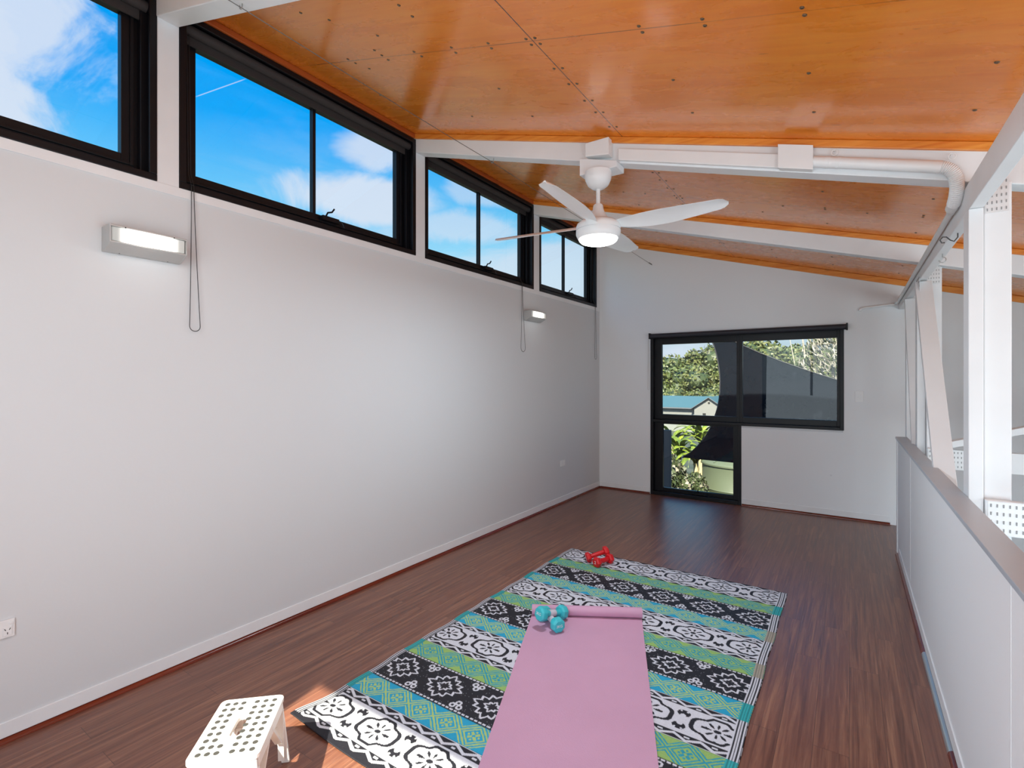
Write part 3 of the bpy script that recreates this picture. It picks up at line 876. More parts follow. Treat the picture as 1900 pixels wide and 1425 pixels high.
# corrugated elbow turning down and along the plate
ctrl = [Vector(cpt(.335, .048)), Vector((.380, YN - .030, zbot(.380) + .045)), Vector((.396, YN - .032, 2.375)), Vector((.396, YN + .02, 2.325)), Vector((.396, YN + .12, 2.305))]
def bez(c, n):
    out = []
    for i in range(n + 1):
        t = i / n; q = [v.copy() for v in c]
        while len(q) > 1: q = [q[k].lerp(q[k + 1], t) for k in range(len(q) - 1)]
        out.append(q[0])
    return out
bp = bez(ctrl, 56)
m = MB(); m.tube(bp, [.0240 + (.0026 if i % 2 else -.0006) for i in range(len(bp))], 16); m.build('flexible_elbow', PLASTIC, CN, smooth=False)
m = MB(); m.tube([bp[-1], bp[-1] + Vector((0, .06, -.004)), bp[-1] + Vector((.001, .064, -.005)), (.402, 3.16, 2.300)], [.0235, .0235, .018, .0165], 16)
m.build('coupling', PLASTIC, CN, smooth=True)
m = MB(); m.tube([(.403, 3.14, 2.302), (.405, 6.30, 2.285), (.395, YF - .02, 2.282), (.36, YF - .016, 2.279), (.13, YF - .016, 2.262), (.105, YF - .016, 2.255), (.09, YF - .016, 2.235)], .0130, 12)
m.build('pipe', PLASTIC, CN, smooth=True)
for x, w in ((-.10, .02), (-.05, .012)):
    m = MB(); m.tube([cpt(x, .048), cpt(x + w, .048)], .0285, 16); m.build('collar', PLASTIC, CN, smooth=True)
for x, lb in ((-.06, 'small pale screw eye on the fan beam just right of the junction box'), (.372, 'small pale screw eye on the fan beam above the corrugated elbow')):
    z = zbot(x) + .100
    m = MB(); m.tube([(x + .013 * math.cos(a), YN - .020, z + .013 * math.sin(a)) for a in [R(d) for d in range(0, 360, 24)]], .0024, 8, closed=True)
    m.tube([(x, YN - .020, z + .013), (x, YN - .008, z + .012), (x, YN + .002, z + .012)], .0026, 8)
    o = m.build('screw_eye', PLASTIC, None, smooth=True, origin=(x, YN, z)); tag(o, lb, 'screw eye')

# ------------------------------------------------------------------ ceiling fan
FX, FY = -1.289, 2.87
FAN = empty('ceiling_fan', (FX, FY, zbot(FX)), 'white four blade ceiling fan with lit round lamp hanging from the middle beam', 'ceiling fan')
fz = zbot(FX)
m = MB()
m.hexa([(FX - .075, YN - .068, fz + .030), (FX + .080, YN - .068, fz + .006), (FX + .080, YN - .001, fz + .006), (FX - .075, YN - .001, fz + .030)],
       [(FX - .075, YN - .068, fz + .112), (FX + .080, YN - .068, fz + .112), (FX + .080, YN - .001, fz + .112), (FX - .075, YN - .001, fz + .112)])
m.build('junction_cover', PLASTIC, FAN, bevel=.003)
m = MB(); m.hexa([(FX - .16, YN - .06, fz - .035), (FX + .16, YN - .06, fz - .035 - .0), (FX + .16, YN + .085, fz - .035), (FX - .16, YN + .085, fz - .035)],
                 [(FX - .16, YN - .06, zbot(FX - .16) - .001), (FX + .16, YN - .06, zbot(FX + .16) - .001 + .0), (FX + .16, YN + .085, zbot(FX + .16) - .001), (FX - .16, YN + .085, zbot(FX - .16) - .001)])
# packing wedge levelling the canopy under the sloping beam
m.bm.free()
m = MB(); m.hexa([(FX - .12, YN - .055, fz - .075), (FX + .125, YN - .055, fz - .075), (FX + .125, YN + .07, fz - .075), (FX - .12, YN + .07, fz - .075)],
                 [(FX - .12, YN - .055, zbot(FX - .12) - .001), (FX + .125, YN - .055, zbot(FX + .125) - .001), (FX + .125, YN + .07, zbot(FX + .125) - .001), (FX - .12, YN + .07, zbot(FX - .12) - .001)])
m.build('mounting_block', WHITE, FAN, bevel=.003)
cxy = (FX, FY, 0)
zt = fz - .076
m = MB().lathe([(.082, zt), (.083, zt - .022), (.078, zt - .050), (.064, zt - .080), (.040, zt - .100), (.018, zt - .108)], c=cxy, seg=40)
m.build('canopy', PLASTIC, FAN, smooth=True)
m = MB().lathe([(.0125, zt - .10), (.0125, 2.475)], c=cxy, seg=20); m.build('downrod', PLASTIC, FAN, smooth=True)
m = MB().lathe([(.024, 2.585), (.030, 2.578), (.034, 2.55), (.050, 2.515), (.062, 2.500), (.064, 2.492), (.070, 2.487), (.108, 2.478), (.130, 2.462), (.136, 2.445), (.136, 2.425)], c=cxy, seg=48)
m.build('motor_housing', PLASTIC, FAN, smooth=True)
m = MB().lathe([(.132, 2.425), (.132, 2.420), (.1365, 2.420), (.1365, 2.400), (.128, 2.380), (.122, 2.372)], c=cxy, seg=48)
m.build('light_ring', PLASTIC, FAN, smooth=True)
m = MB().lathe([(.118, 2.3715), (.116, 2.362), (.106, 2.352), (.085, 2.3445), (.05, 2.340), (.01, 2.3385)], c=cxy, seg=48)
m.build('lamp_diffuser', mat('fan_diffuser', (.9, .9, .9), .4, emis=((1, .99, .97), 4.0)), FAN, smooth=True)
light('fan_lamp', 'AREA', (FX, FY, 2.335), (0, 0, -1), 20.0, (.81, .95, 1.05), size=(.21, .21))
OL = empty('ceiling_fill_fixture', (-1.29, -.15, cz(-1.29)), 'added round white ceiling lamp for fill light, unseen behind the viewer', 'ceiling light')  # unseen fixture added around the fill lamp behind the camera
MB().lathe([(.21, cz(-1.29) - .10), (.21, cz(-1.29) - .03), (.19, cz(-1.29) + .0)], c=(-1.29, -.15, 0), seg=40).build('base', PLASTIC, OL, smooth=True)
MB().lathe([(.195, cz(-1.29) - .1005), (.17, cz(-1.29) - .125), (.10, cz(-1.29) - .14), (.01, cz(-1.29) - .145)], c=(-1.29, -.15, 0), seg=40).build('diffuser', MATS['fan_diffuser'], OL, smooth=True)
light('ceiling_fill', 'AREA', (-1.29, -.15, cz(-1.29) - .15), (0, .25, -1), 12.0, (.81, .95, 1.05), size=(.38, .38))  # added lamp that fills the room from behind the camera
def blade(ang, name='blade'):
    m = MB()
    n = 26; Rr, R0 = .745, .115
    up, dn = [], []
    for i in range(n + 1):
        s = i / n; r = R0 + (Rr - R0) * s
        # chord grows then tapers, leading edge bows forward
        wL = .034 + .040 * math.sin(min(1, s * 2.6) * math.pi / 2) - .034 * max(0, s - .5) / .5
        wT = .030 + .040 * math.sin(min(1, s * 2.2) * math.pi / 2) - .016 * max(0, s - .6) / .4
        if s > .93:
            k = 1 - ((s - .93) / .07) ** 2 * .75
            wL *= k; wT *= k
        pitch = R(20) * (1 - .35 * s)
        lift = .012 * s
        sweep = .012 * math.sin(s * math.pi)
        row_u, row_d = [], []
        for q in (-1, -.55, 0, .55, 1):
            w = (wT if q < 0 else wL) * q + sweep
            # left side (positive tangential) sits lower
            z = 2.452 + lift - w * math.tan(pitch) + .010 * (1 - q * q)
            th = .0035 * (1 - q * q) + .0008
            row_u.append((r, w, z + th)); row_d.append((r, w, z - th))
        up.append(row_u); dn.append(row_d)
    ca, sa = math.cos(ang), math.sin(ang)
    def tv(p): return m.bm.verts.new((p[0] * ca - p[1] * sa, p[0] * sa + p[1] * ca, p[2]))
    U = [[tv(p) for p in r_] for r_ in up]; D = [[tv(p) for p in r_] for r_ in dn]
    for i in range(n):
        for k in range(4):
            m.bm.faces.new((U[i][k], U[i][k + 1], U[i + 1][k + 1], U[i + 1][k]))
            m.bm.faces.new((D[i][k + 1], D[i][k], D[i + 1][k], D[i + 1][k + 1]))
        m.bm.faces.new((U[i][0], U[i + 1][0], D[i + 1][0], D[i][0]))
        m.bm.faces.new((U[i + 1][4], U[i][4], D[i][4], D[i + 1][4]))
    for i in (0, n):
        for k in range(4): m.bm.faces.new((U[i][k], U[i][k + 1], D[i][k + 1], D[i][k]))
    for v in m.bm.verts: v.co += Vector((FX, FY, 0))
    return m.build(name, PLASTIC, FAN, smooth=True)
for k in range(4): blade(R(4 + 90 * k))

# ------------------------------------------------------------------ rug
def rug():
    W, H = 1.69, 2.70
    X0, Y1 = -2.05, 3.992
    nx, ny = 520, 830
    xs = np.linspace(0, W, nx); ys = np.linspace(0, H, ny)      # y measured from the far edge
    X, Y = np.meshgrid(xs, ys)
    black = np.array((.014, .014, .020)); white = np.array((.66, .68, .74)); blue = np.array((.018, .36, .58))
    green = np.array((.30, .50, .14)); lime = np.array((.42, .58, .18)); teal = np.array((.03, .36, .38))
    col = np.zeros((ny, nx, 3)); col[:] = black
    per = .802; top = (3.992 - 3.987)
    yy = np.mod(Y, per)        # phase: white band starts at yy = 0
    # band limits inside one period
    w_, g_, k_, b_ = .273, .140, .250, .139
    def tri(x, p): return np.abs(np.mod(x / p, 1.0) * 2 - 1)
    wig = .0012 * np.sin(X * 900) * np.sin(Y * 1300)
    # --- white band with medallions
    inW = yy < w_
    v = yy - w_ / 2
    def setc(mask, c): col[mask] = c
    setc(inW, white)
    px = .30; cx = np.mod(X + px / 2 - .085, px) - px / 2
    th = np.arctan2(v, cx)
    rho = np.sqrt((cx / .112) ** 2 + (v / .079) ** 2)
    edge = 1 + .07 * np.cos(4 * th) - .05 * np.cos(8 * th)
    setc(inW & (rho < edge) & (rho > edge * .83), black)
    rr = np.sqrt((cx / .112) ** 2 + (v / .079) ** 2)
    pet = (rr > .22) & (rr < .60) & (np.cos(8 * th) > .15 + .9 * np.abs(rr - .41) / .25)
    setc(inW & pet, black)
    setc(inW & (rr < .14), black)
    cx2 = np.mod(X + px / 2 - .085 + px / 2, px) - px / 2
    for sg in (-1, 1):
        d = np.sqrt((cx2 / 1.25) ** 2 + (v - sg * .046) ** 2)
        setc(inW & (d < .023), black)
        d2 = np.sqrt((cx2) ** 2 + (v - sg * .028) ** 2)
        setc(inW & (d2 < .013), white)
        d3 = np.sqrt((np.abs(cx2) - .014) ** 2 * 1.0 + (v - sg * .060) ** 2)
        setc(inW & (d3 < .005), white)
    # zigzag borders either side of the white band
    for lo, sgn in ((0.0, 1), (w_ - .044, -1)):
        s = (yy - lo) / .044
        if sgn < 0: s = 1 - s
        inz = (s >= 0) & (s < 1)
        setc(inz, black)
        z = tri(X, .110)
        setc(inz & (np.abs(s - (.16 + .62 * z)) < .17), white)
        dq = np.abs(np.mod(X / .110, 1) - .5)
        setc(inz & (dq < .10) & (s > .56) & (s < .82), white)
        setc(inz & (s < .06), white)
    # --- green band
    g0 = w_; inG = (yy >= g0) & (yy < g0 + g_)
    b0 = w_ + g_ + k_; inB = (yy >= b0)
    for msk, y0_, h_, bgc, ln in ((inG, g0, g_, green, np.array((.02, .32, .44))), (inB, b0, b_, blue, lime)):
        setc(msk, bgc)
        u = (yy - y0_ - h_ / 2) / (h_ / 2)
        p = .153; a = (np.mod(X - .13 + p / 2, p) - p / 2) / (p / 2)
        d = np.abs(a) + np.abs(u)
        for c_, t_ in ((.99, .080), (.72, .070)):
            setc(msk & (np.abs(d - c_) < t_), ln)
        setc(msk & (np.abs(d - 1.27) < .060), ln)
        q = (np.abs(np.abs(a) - np.abs(u)) < .13) & (d < .54) & (d > .12)
        setc(msk & q, ln)
        dd = (np.abs(a) - .0) ** 2 + (np.abs(u) - .34) ** 2
        setc(msk & (dd < .006), ln)
        dd = (np.abs(u) - .0) ** 2 + (np.abs(a) - .34) ** 2
        setc(msk & (dd < .006), ln)
        setc(msk & (np.abs(np.abs(u) - .985) < .03), bgc * .6)
    # --- black band with stars
    k0 = w_ + g_; inK = (yy >= k0) & (yy < k0 + k_)
    u = yy - k0 - k_ / 2
    p = .288; c = np.mod(X - .12 + p / 2, p) - p / 2
    th = np.arctan2(u, c * .86); r = np.sqrt((c * .86) ** 2 + u ** 2)
    sp = np.abs(np.mod(th / (2 * np.pi) * 12, 1) * 2 - 1)
    Rs = .060 + .022 * sp
    Rs = Rs * (1 + .10 * np.cos(4 * th))
    setc(inK & (r < Rs + .006) & (r > Rs - .007), white)
    sp2 = np.abs(np.mod(th / (2 * np.pi) * 8, 1) * 2 - 1)
    Ri = (.022 + .012 * sp2) * (1 + .12 * np.cos(4 * th))
    setc(inK & (r < Ri + .005) & (r > Ri - .006), white)
    c2 = np.mod(X - .12, p) - p / 2
    for sg in (-1, 1):
        for ox, oy in ((-.019, 0), (.019, 0), (0, -.024)):
            d = np.sqrt((c2 - ox) ** 2 + (u - sg * (.088 + oy)) ** 2)
            setc(inK & (d < .0165), white)
        for ox, oy in ((-.019, 0), (.019, 0), (0, -.024)):
            d = np.sqrt((c2 - ox) ** 2 + (u - sg * (.088 + oy)) ** 2)
            setc(inK & (d < .0075), black)
    setc(inK & (np.abs(np.abs(u) - (k_ / 2 - .009)) < .0048) & (np.mod(X, .0235) < .0165), white)
    # woven speckle
    rng = np.random.RandomState(3)
    nz = rng.rand(ny, nx)
    setc(inK & (nz > .988), white * .45)
    # side borders: narrow lengthwise stripes
    for e0, rev in ((0, False), (W - .046, True)):
        t = X - e0
        inb = (t >= 0) & (t < .046) if rev else (X < .034)
        wv = np.where(np.mod(t, .0115) < .0062, 1.0, 0.0)
        base = black[None, None, :] * (1 - wv[..., None]) + white[None, None, :] * wv[..., None]
        hue = np.broadcast_to(teal, col.shape).copy()
        if rev:     # on the right edge some bands are bound in tan thread
            kk = np.floor(Y / per); hue[((kk == 0) & inB) | ((kk == 1) & inG)] = np.array((.34, .31, .25))
        cb = np.where(((inB | inG))[..., None], (hue * (.65 + .5 * wv[..., None])), base)
        br = inb[..., None]
        col = np.where(br, cb, col)
    col[(Y < .006) | (Y > 2.676)] = black
    shade = .90 + .16 * rng.rand(ny, nx) + .05 * np.sin(X * 1250) * np.sin(Y * 620)
    col = np.clip(col * shade[..., None], 0, 1)
    # geometry
    wx = X + X0; wy = Y1 - Y
    edgeL = .004 * np.sin(Y * 9.0) + .004 * np.sin(Y * 23.0 + 1)
    wx = wx + edgeL * (1 - np.clip(X / .3, 0, 1)) + .003 * np.sin(Y * 11) * np.clip((X - 1.4) / .29, 0, 1)
    Z = .0048 + .0007 * np.sin(wx * 14) * np.sin(wy * 9) + .004 * np.exp(-((X) / .05) ** 2) * (np.sin(Y * 9.5) * .5 + .5)
    # near left corner lifts a little off the floor
    Z = Z + .020 * np.exp(-((X / .22) ** 2 + ((Y - H) / .10) ** 2))
    v = np.stack([wx, wy, Z], -1).reshape(-1, 3)
    idx = np.arange(nx * ny).reshape(ny, nx)
    q = np.stack([idx[:-1, :-1], idx[1:, :-1], idx[1:, 1:], idx[:-1, 1:]], -1).reshape(-1, 4)
    # hem skirt down to the floor for thickness
    loop = np.concatenate([idx[0, :], idx[1:, -1], idx[-1, -2::-1], idx[-2:0:-1, 0]])
    sk = v[loop].copy(); sk[:, 2] = np.maximum(sk[:, 2] - .0040, .0006)
    base_i = len(v); L = len(loop)
    v = np.concatenate([v, sk])
    a = loop; b = np.roll(loop, -1); c_ = base_i + (np.arange(L) + 1) % L; d = base_i + np.arange(L)
    q = np.concatenate([q, np.stack([a, b, c_, d], -1)])
    me = bpy.data.meshes.new('outdoor_rug')
    me.vertices.add(len(v)); me.vertices.foreach_set('co', v.astype(np.float32).ravel())
    me.loops.add(q.size); me.loops.foreach_set('vertex_index', q.astype(np.int32).ravel())
    me.polygons.add(len(q)); me.polygons.foreach_set('loop_start', (np.arange(len(q)) * 4).astype(np.int32))
    me.update(calc_edges=True)
    ca = me.color_attributes.new('weave', 'FLOAT_COLOR', 'POINT')
    cc = np.ones((len(v), 4), np.float32); cc[:base_i, :3] = col.reshape(-1, 3); cc[base_i:, :3] = cc[loop, :3] * .5
    ca.data.foreach_set('color', cc.ravel())
    me.polygons.foreach_set('use_smooth', np.ones(len(q), bool))
    m = bpy.data.materials.new('woven_rug'); m.use_nodes = True
    t = NT(m.node_tree); pz = t.n['Principled BSDF']
    at = t.new('ShaderNodeAttribute', attribute_name='weave'); t.link(at.outputs['Color'], pz.inputs['Base Color'])
    pz.inputs['Roughness'].default_value = .55; pz.inputs['Specular IOR Level'].default_value = .3
    tc = t.new('ShaderNodeTexCoord')
    wv = t.new('ShaderNodeTexWave'); wv.inputs['Scale'].default_value = 60; t.link(tc.outputs['Object'], wv.inputs[0])
    bp_ = t.new('ShaderNodeBump'); bp_.inputs['Strength'].default_value = .3; bp_.inputs['Distance'].default_value = .001
    t.link(wv.outputs[1], bp_.inputs['Height']); t.link(bp_.outputs[0], pz.inputs['Normal'])
    me.materials.append(m)
    o = bpy.data.objects.new('outdoor_rug', me); COL.objects.link(o)
    tag(o, 'large woven rug with black, white, blue and green patterned stripes on the floor', 'rug')
rug()

# ------------------------------------------------------------------ yoga mat
def yoga_mat():
    m_ = mat('pink_foam', (.60, .335, .475), .62, bump=.5, bscale=260)
    M = empty('yoga_mat', (-1.1, 2.0, .006), 'pink yoga mat partly unrolled across the patterned rug', 'yoga mat')
    z0, z1 = .0072, .0120
    d = Vector((.380, -.925, 0))
    L0 = Vector((-1.668, 2.706, 0)); R0 = Vector((-1.075, 3.050, 0))
    L1 = L0 + d * 1.50; R1 = R0 + d * 1.60
    mb = MB(); n = 40; mm = 14
    top, bot = [], []
    for i in range(n + 1):
        a = L0.lerp(L1, i / n); b = R0.lerp(R1, i / n); rt, rb = [], []
        for k in range(mm + 1):
            p = a.lerp(b, k / mm)
            w = .0010 * math.sin(i * .9 + k * .3) + .0006 * math.sin(k * 1.7)
            rt.append(mb.bm.verts.new((p.x, p.y, z1 + w + .0008))); rb.append(mb.bm.verts.new((p.x, p.y, z0)))
        top.append(rt); bot.append(rb)
    for i in range(n):
        for k in range(mm):
            mb.bm.faces.new((top[i][k], top[i][k + 1], top[i + 1][k + 1], top[i + 1][k]))
            mb.bm.faces.new((bot[i][k + 1], bot[i][k], bot[i + 1][k], bot[i + 1][k + 1]))
        for k in (0, mm): mb.bm.faces.new((top[i][k], top[i + 1][k], bot[i + 1][k], bot[i][k]))
    for i in (0, n):
        for k in range(mm): mb.bm.faces.new((top[i][k], top[i][k + 1], bot[i][k + 1], bot[i][k]))
    mb.build('flat_mat', m_, M, smooth=True)
    # rolled end: spiral section swept along the skewed axis
    ax = (R0 - L0).normalized(); side = Vector((ax.y, -ax.x, 0)).normalized()   # towards the viewer
    if side.dot(d) < 0: side = -side
    mb = MB(); th = .0048; rc = .0355; turns = 2.6; N = 90
    cz_ = z0 + rc
    ring_o, ring_i = [], []
    P0 = L0 - side * .004; P1 = R0 - side * .004
    for i in range(N + 1):
        t = i / N; a = -math.pi / 2 - t * turns * 2 * math.pi
        r = rc - t * turns * .0072
        ring_o.append((r * math.cos(a), r * math.sin(a))); ring_i.append(((r - th) * math.cos(a), (r - th) * math.sin(a)))
    def P(base, q): return base - side * (-q[0]) * 1.0 + Vector((0, 0, cz_ + q[1]))
    A = [[mb.bm.verts.new(P(b, q)) for q in ring_o] for b in (P0, P1)]
    B_ = [[mb.bm.verts.new(P(b, q)) for q in ring_i] for b in (P0, P1)]
    for i in range(N):
        mb.bm.faces.new((A[0][i], A[0][i + 1], A[1][i + 1], A[1][i]))
        mb.bm.faces.new((B_[0][i + 1], B_[0][i], B_[1][i], B_[1][i + 1]))
        for e in (0, 1): mb.bm.faces.new((A[e][i], A[e][i + 1], B_[e][i + 1], B_[e][i]))
    for i in (0, N): mb.bm.faces.new((A[0][i], A[1][i], B_[1][i], B_[0][i]))
    mb.build('rolled_end', m_, M, smooth=True)
yoga_mat()

# ------------------------------------------------------------------ dumbbells
def text_mesh(txt, size, depth=.0006):
    cu = bpy.data.curves.new('marking', 'FONT'); cu.body = txt; cu.size = size; cu.extrude = depth; cu.align_x = 'CENTER'; cu.align_y = 'CENTER'
    ob = bpy.data.objects.new('marking', cu); COL.objects.link(ob)
    dg = bpy.context.evaluated_depsgraph_get()
    me = bpy.data.meshes.new_from_object(ob.evaluated_get(dg))
    bpy.data.objects.remove(ob, do_unlink=True)
    return me
def dumbbell(p0, p1, r, hl, gr, color, gripcol, label, text, tsize, sides=8, spin=22.5, group=None, band=True):
    p0, p1 = Vector(p0), Vector(p1)
    D = empty('dumbbell', (p0 + p1) / 2, label, 'dumbbell', group)
    D.rotation_mode = 'QUATERNION'; D.rotation_quaternion = (p0 - p1).to_track_quat('X', 'Z')
    L = (p1 - p0).length / 2
    cm_ = mat('dumbbell_' + label.split()[0], color, .42, bump=.25, bscale=400)
    for s in (1, -1):
        m = MB(); pr = [(r * .72, -hl / 2), (r * .97, -hl / 2 + .007), (r, -hl * .15), (r, hl * .15), (r * .95, hl / 2 - .008), (r * .70, hl / 2)]
        m.lathe([(a, s * (b + L)) for a, b in pr], seg=sides, axis='X')
        for v in m.bm.verts:
            y, z = v.co.y, v.co.z; a = R(spin); v.co.y, v.co.z = y * math.cos(a) - z * math.sin(a), y * math.sin(a) + z * math.cos(a)
        h = m.build('head', cm_, D, local=True, bevel=.003)
        me = text_mesh(text, tsize)
        me.materials.append(mat('white_marking', (.8, .8, .8), .5))
        t = bpy.data.objects.new('marking', me); COL.objects.link(t); t.parent = h
        t.location = (s * (L + hl / 2 + .0002), 0, 0)
        t.rotation_euler = (R(90), 0, R(90 if s > 0 else -90)); t['label'] = 'white weight marking'
    m = MB().lathe([(gr, -L + hl * .35), (gr * 1.08, 0), (gr, L - hl * .35)], seg=20, axis='X')
    m.build('grip', cm_, D, local=True, smooth=True)
    if band:
        m = MB().lathe([(gr * 1.10, -.026), (gr * 1.16, -.024), (gr * 1.16, .024), (gr * 1.10, .026)], seg=20, axis='X')
        o = m.build('paper_band', mat('paper_band', (.62, .60, .66), .6), D, local=True, smooth=True); o['label'] = 'pale paper band'
        m = MB()
        for i in range(5):
            m.box(-.010, .002 + .003 * (i % 2), -.004 - .0, .004, 0, .0006)
            for v in m.bm.verts[-8:] if False else []: pass
        m.bm.free()
TEAL = (.05, .54, .60)
dumbbell((-1.530, 2.590, .100), (-1.482, 2.758, .0565), .044, .050, .0165, TEAL, None, 'turquoise dumbbell lying on top, against the pink roll', '3KG', .022, group='turquoise dumbbells on the pink mat')
dumbbell((-1.428, 2.604, .0555), (-1.560, 2.690, .0555), .044, .050, .0165, TEAL, None, 'turquoise dumbbell lying in front, its marked end facing the viewer', '3KG', .022, group='turquoise dumbbells on the pink mat')
REDC = (.62, .006, .012)
dumbbell((-1.778, 3.765, .044), (-1.668, 3.870, .086), .042, .042, .0175, REDC, None, 'red dumbbell propped with its far end raised on another', '2', .034, sides=6, spin=0, group='red dumbbells at the rug end', band=False)
dumbbell((-1.672, 3.700, .044), (-1.622, 3.838, .044), .042, .042, .0175, REDC, None, 'red dumbbell lying flat with its number facing the viewer', '2', .034, sides=6, spin=0, group='red dumbbells at the rug end', band=False)

# ------------------------------------------------------------------ step stool
def stool():
    Hh = .27
    O = Vector((-1.834, 1.133, 0))                       # far right corner
    a = Vector((.225, -.232, 0)); La = a.length; a.normalize()   # long axis towards the viewer
    b = Vector((-.160, -.150, 0)); Lb = b.length; b.normalize()
    b = (b - a * b.dot(a)).normalized()
    La, Lb = .325, .225
    C = O + a * La / 2 + b * Lb / 2
    ST = empty('step_stool', (C.x, C.y, 0), 'white folding plastic step stool with grey grip dots beside the rug', 'step stool')
    ST.rotation_euler = (0, 0, math.atan2(a.y, a.x))
    # local: +x towards the viewer, y = left/right (b direction)
    wm = mat('stool_white', (.88, .87, .85), .4)
    dm = mat('stool_dots', (.045, .043, .040), .7)
    sgn = 1 if b.dot(Vector((-a.y, a.x, 0))) > 0 else -1
    hx, hy = La / 2, Lb / 2
    # top: rounded rectangle with hand slot
    bm_ = MB()
    def rrect(hx, hy, r, n=6):
        out = []
        for cx_, cy_, a0 in ((hx - r, hy - r, 0), (-hx + r, hy - r, 90), (-hx + r, -hy + r, 180), (hx - r, -hy + r, 270)):
            for i in range(n + 1):
                t = R(a0 + 90 * i / n); out.append((cx_ + r * math.cos(t), cy_ + r * math.sin(t)))
        return out
    outer = rrect(hx, hy, .022)
    inner = rrect(.054, .0170, .0150)
    def ring(pts, z): return [bm_.bm.verts.new((x, y, z)) for x, y in pts]
    n = len(outer)
    for z, lip in ((Hh, 0), (Hh - .006, 0)):
        pass
    oT, iT = ring(outer, Hh), ring(inner, Hh); oB, iB = ring(outer, Hh - .016), ring(inner, Hh - .016)
    for i in range(n):
        j = (i + 1) % n
        bm_.bm.faces.new((oT[i], oT[j], iT[j], iT[i])); bm_.bm.faces.new((oB[j], oB[i], iB[i], iB[j]))
        bm_.bm.faces.new((oT[i], oB[i], oB[j], oT[j])); bm_.bm.faces.new((iT[i], iT[j], iB[j], iB[i]))
    top = bm_.build('top', wm, ST, local=True, bevel=.002)
    # grey grip dots: 9 rows, a gap round the slot
    dot = None
    rows = 9
    for i in range(rows):
        x = -hx + .032 + (La - .064) * i / (rows - 1)
        for k, y in enumerate((-.083, -.052, -.021, .027, .055, .083)):
            # sgn side mirrored so the three column block lies on the viewer's right
            yy = -sgn * (-y)
            if k == 3 and 2 <= i <= 6: continue
            yy = sgn * (-1) * (-y)
            if dot is None:
                m = MB(); m.lathe([(.0092, -.0006), (.0092, .0010), (.0076, .0014)], seg=14)
                dd = m.build('grip_dot', dm, top, local=True); dot = dd.data
            else:
                dd = bpy.data.objects.new('grip_dot', dot); COL.objects.link(dd); dd.parent = top
            dd.location = (x, yy, Hh)
            dd['label'] = 'grey rubber dot'
    # aprons
    m = MB()
    m.box(-hx + .02, hx - .02, -hy + .004, -hy + .010, Hh - .052, Hh - .016).box(-hx + .02, hx - .02, hy - .010, hy - .004, Hh - .052, Hh - .016)
    m.build('apron', wm, ST, local=True, bevel=.001)
    # two splayed end leg panels with arched cut outs
    for s in (-1, 1):
        m = MB()
        xt, xb_ = s * (hx - .012), s * (hx + .006)
        def px_(z): return xb_ + (xt - xb_) * z / (Hh - .018)
        def hy_(z): return (hy + .016) + ((hy - .008) - (hy + .016)) * z / (Hh - .018)
        t = .012
        def pan(pts):
            lo = [(px_(z) - t / 2, y, z) for y, z in pts]; hi = [(px_(z) + t / 2, y, z) for y, z in pts]
            m.hexa(lo, hi)
        zt_ = Hh - .018
        pan([(-hy_(zt_), zt_), (hy_(zt_), zt_), (hy_(.15), .15), (-hy_(.15), .15)])
        for q in (-1, 1):
            pan([(q * hy_(.15), .15), (q * (hy_(.15) - .060), .15), (q * (hy_(.05) - .030), .05), (q * (hy_(0) - .030), 0), (q * hy_(0), 0)])
        m.build('leg_panel', wm, ST, local=True, bevel=.002)
        # ribs on the inside face
        m = MB()
        for z in (.17, .20, .23):
            m.box(px_(z) - s * .018 - .002, px_(z) - s * .018 + .002, -hy + .03, hy - .03, z - .002, z + .002)
        for y in (-.06, -.03, 0, .03, .06):
            m.box(px_(.2) - s * .022, px_(.2) - s * .008, y - .0015, y + .0015, .155, Hh - .03) if s < 0 else m.box(px_(.2) - .022, px_(.2) - .008, y - .0015, y + .0015, .155, Hh - .03)
        m.build('ribs', wm, ST, local=True)
    # folding V struts on the long sides
    for q in (-1, 1):
        m = MB(); y = q * (hy - .016)
        m.beam((-.010, y, Hh - .030), (-hx + .028, y, .10), .010, .026, up=(0, 1, 0))
        m.beam((.010, y, Hh - .030), (hx - .028, y, .10), .010, .026, up=(0, 1, 0))
        m.beam((-hx + .016, y * 1.03, Hh - .05), (-hx + .010, y * 1.05, .02), .012, .022, up=(0, 1, 0))
        m.beam((hx - .016, y * 1.03, Hh - .05), (hx - .010, y * 1.05, .02), .012, .022, up=(0, 1, 0))
        m.build('side_strut', wm, ST, local=True, bevel=.001)
stool()

# ------------------------------------------------------------------ outside through the far window
GZ = -2.3
def ground():
    m = MB()
    ys = [-40, 6.8, 20, 28, 45, 70, 100, 150, 260]; zs = [GZ, GZ, GZ - .1, GZ - .8, -3.8, -5.4, -5.4, -1.0, 4]
    xs = [-160, -80, -40, -20, -8, 0, 10, 40]
    V = [[m.bm.verts.new((x, y, z)) for x in xs] for y, z in zip(ys, zs)]
    for i in range(len(ys) - 1):
        for k in range(len(xs) - 1): m.bm.faces.new((V[i][k], V[i][k + 1], V[i + 1][k + 1], V[i + 1][k]))
    o = m.build('ground', leaf_mat('dry_grass', (.028, .036, .013), (.068, .068, .040), .6)); struct(o, 'sloping ground outside beyond the far window', 'ground')
ground()

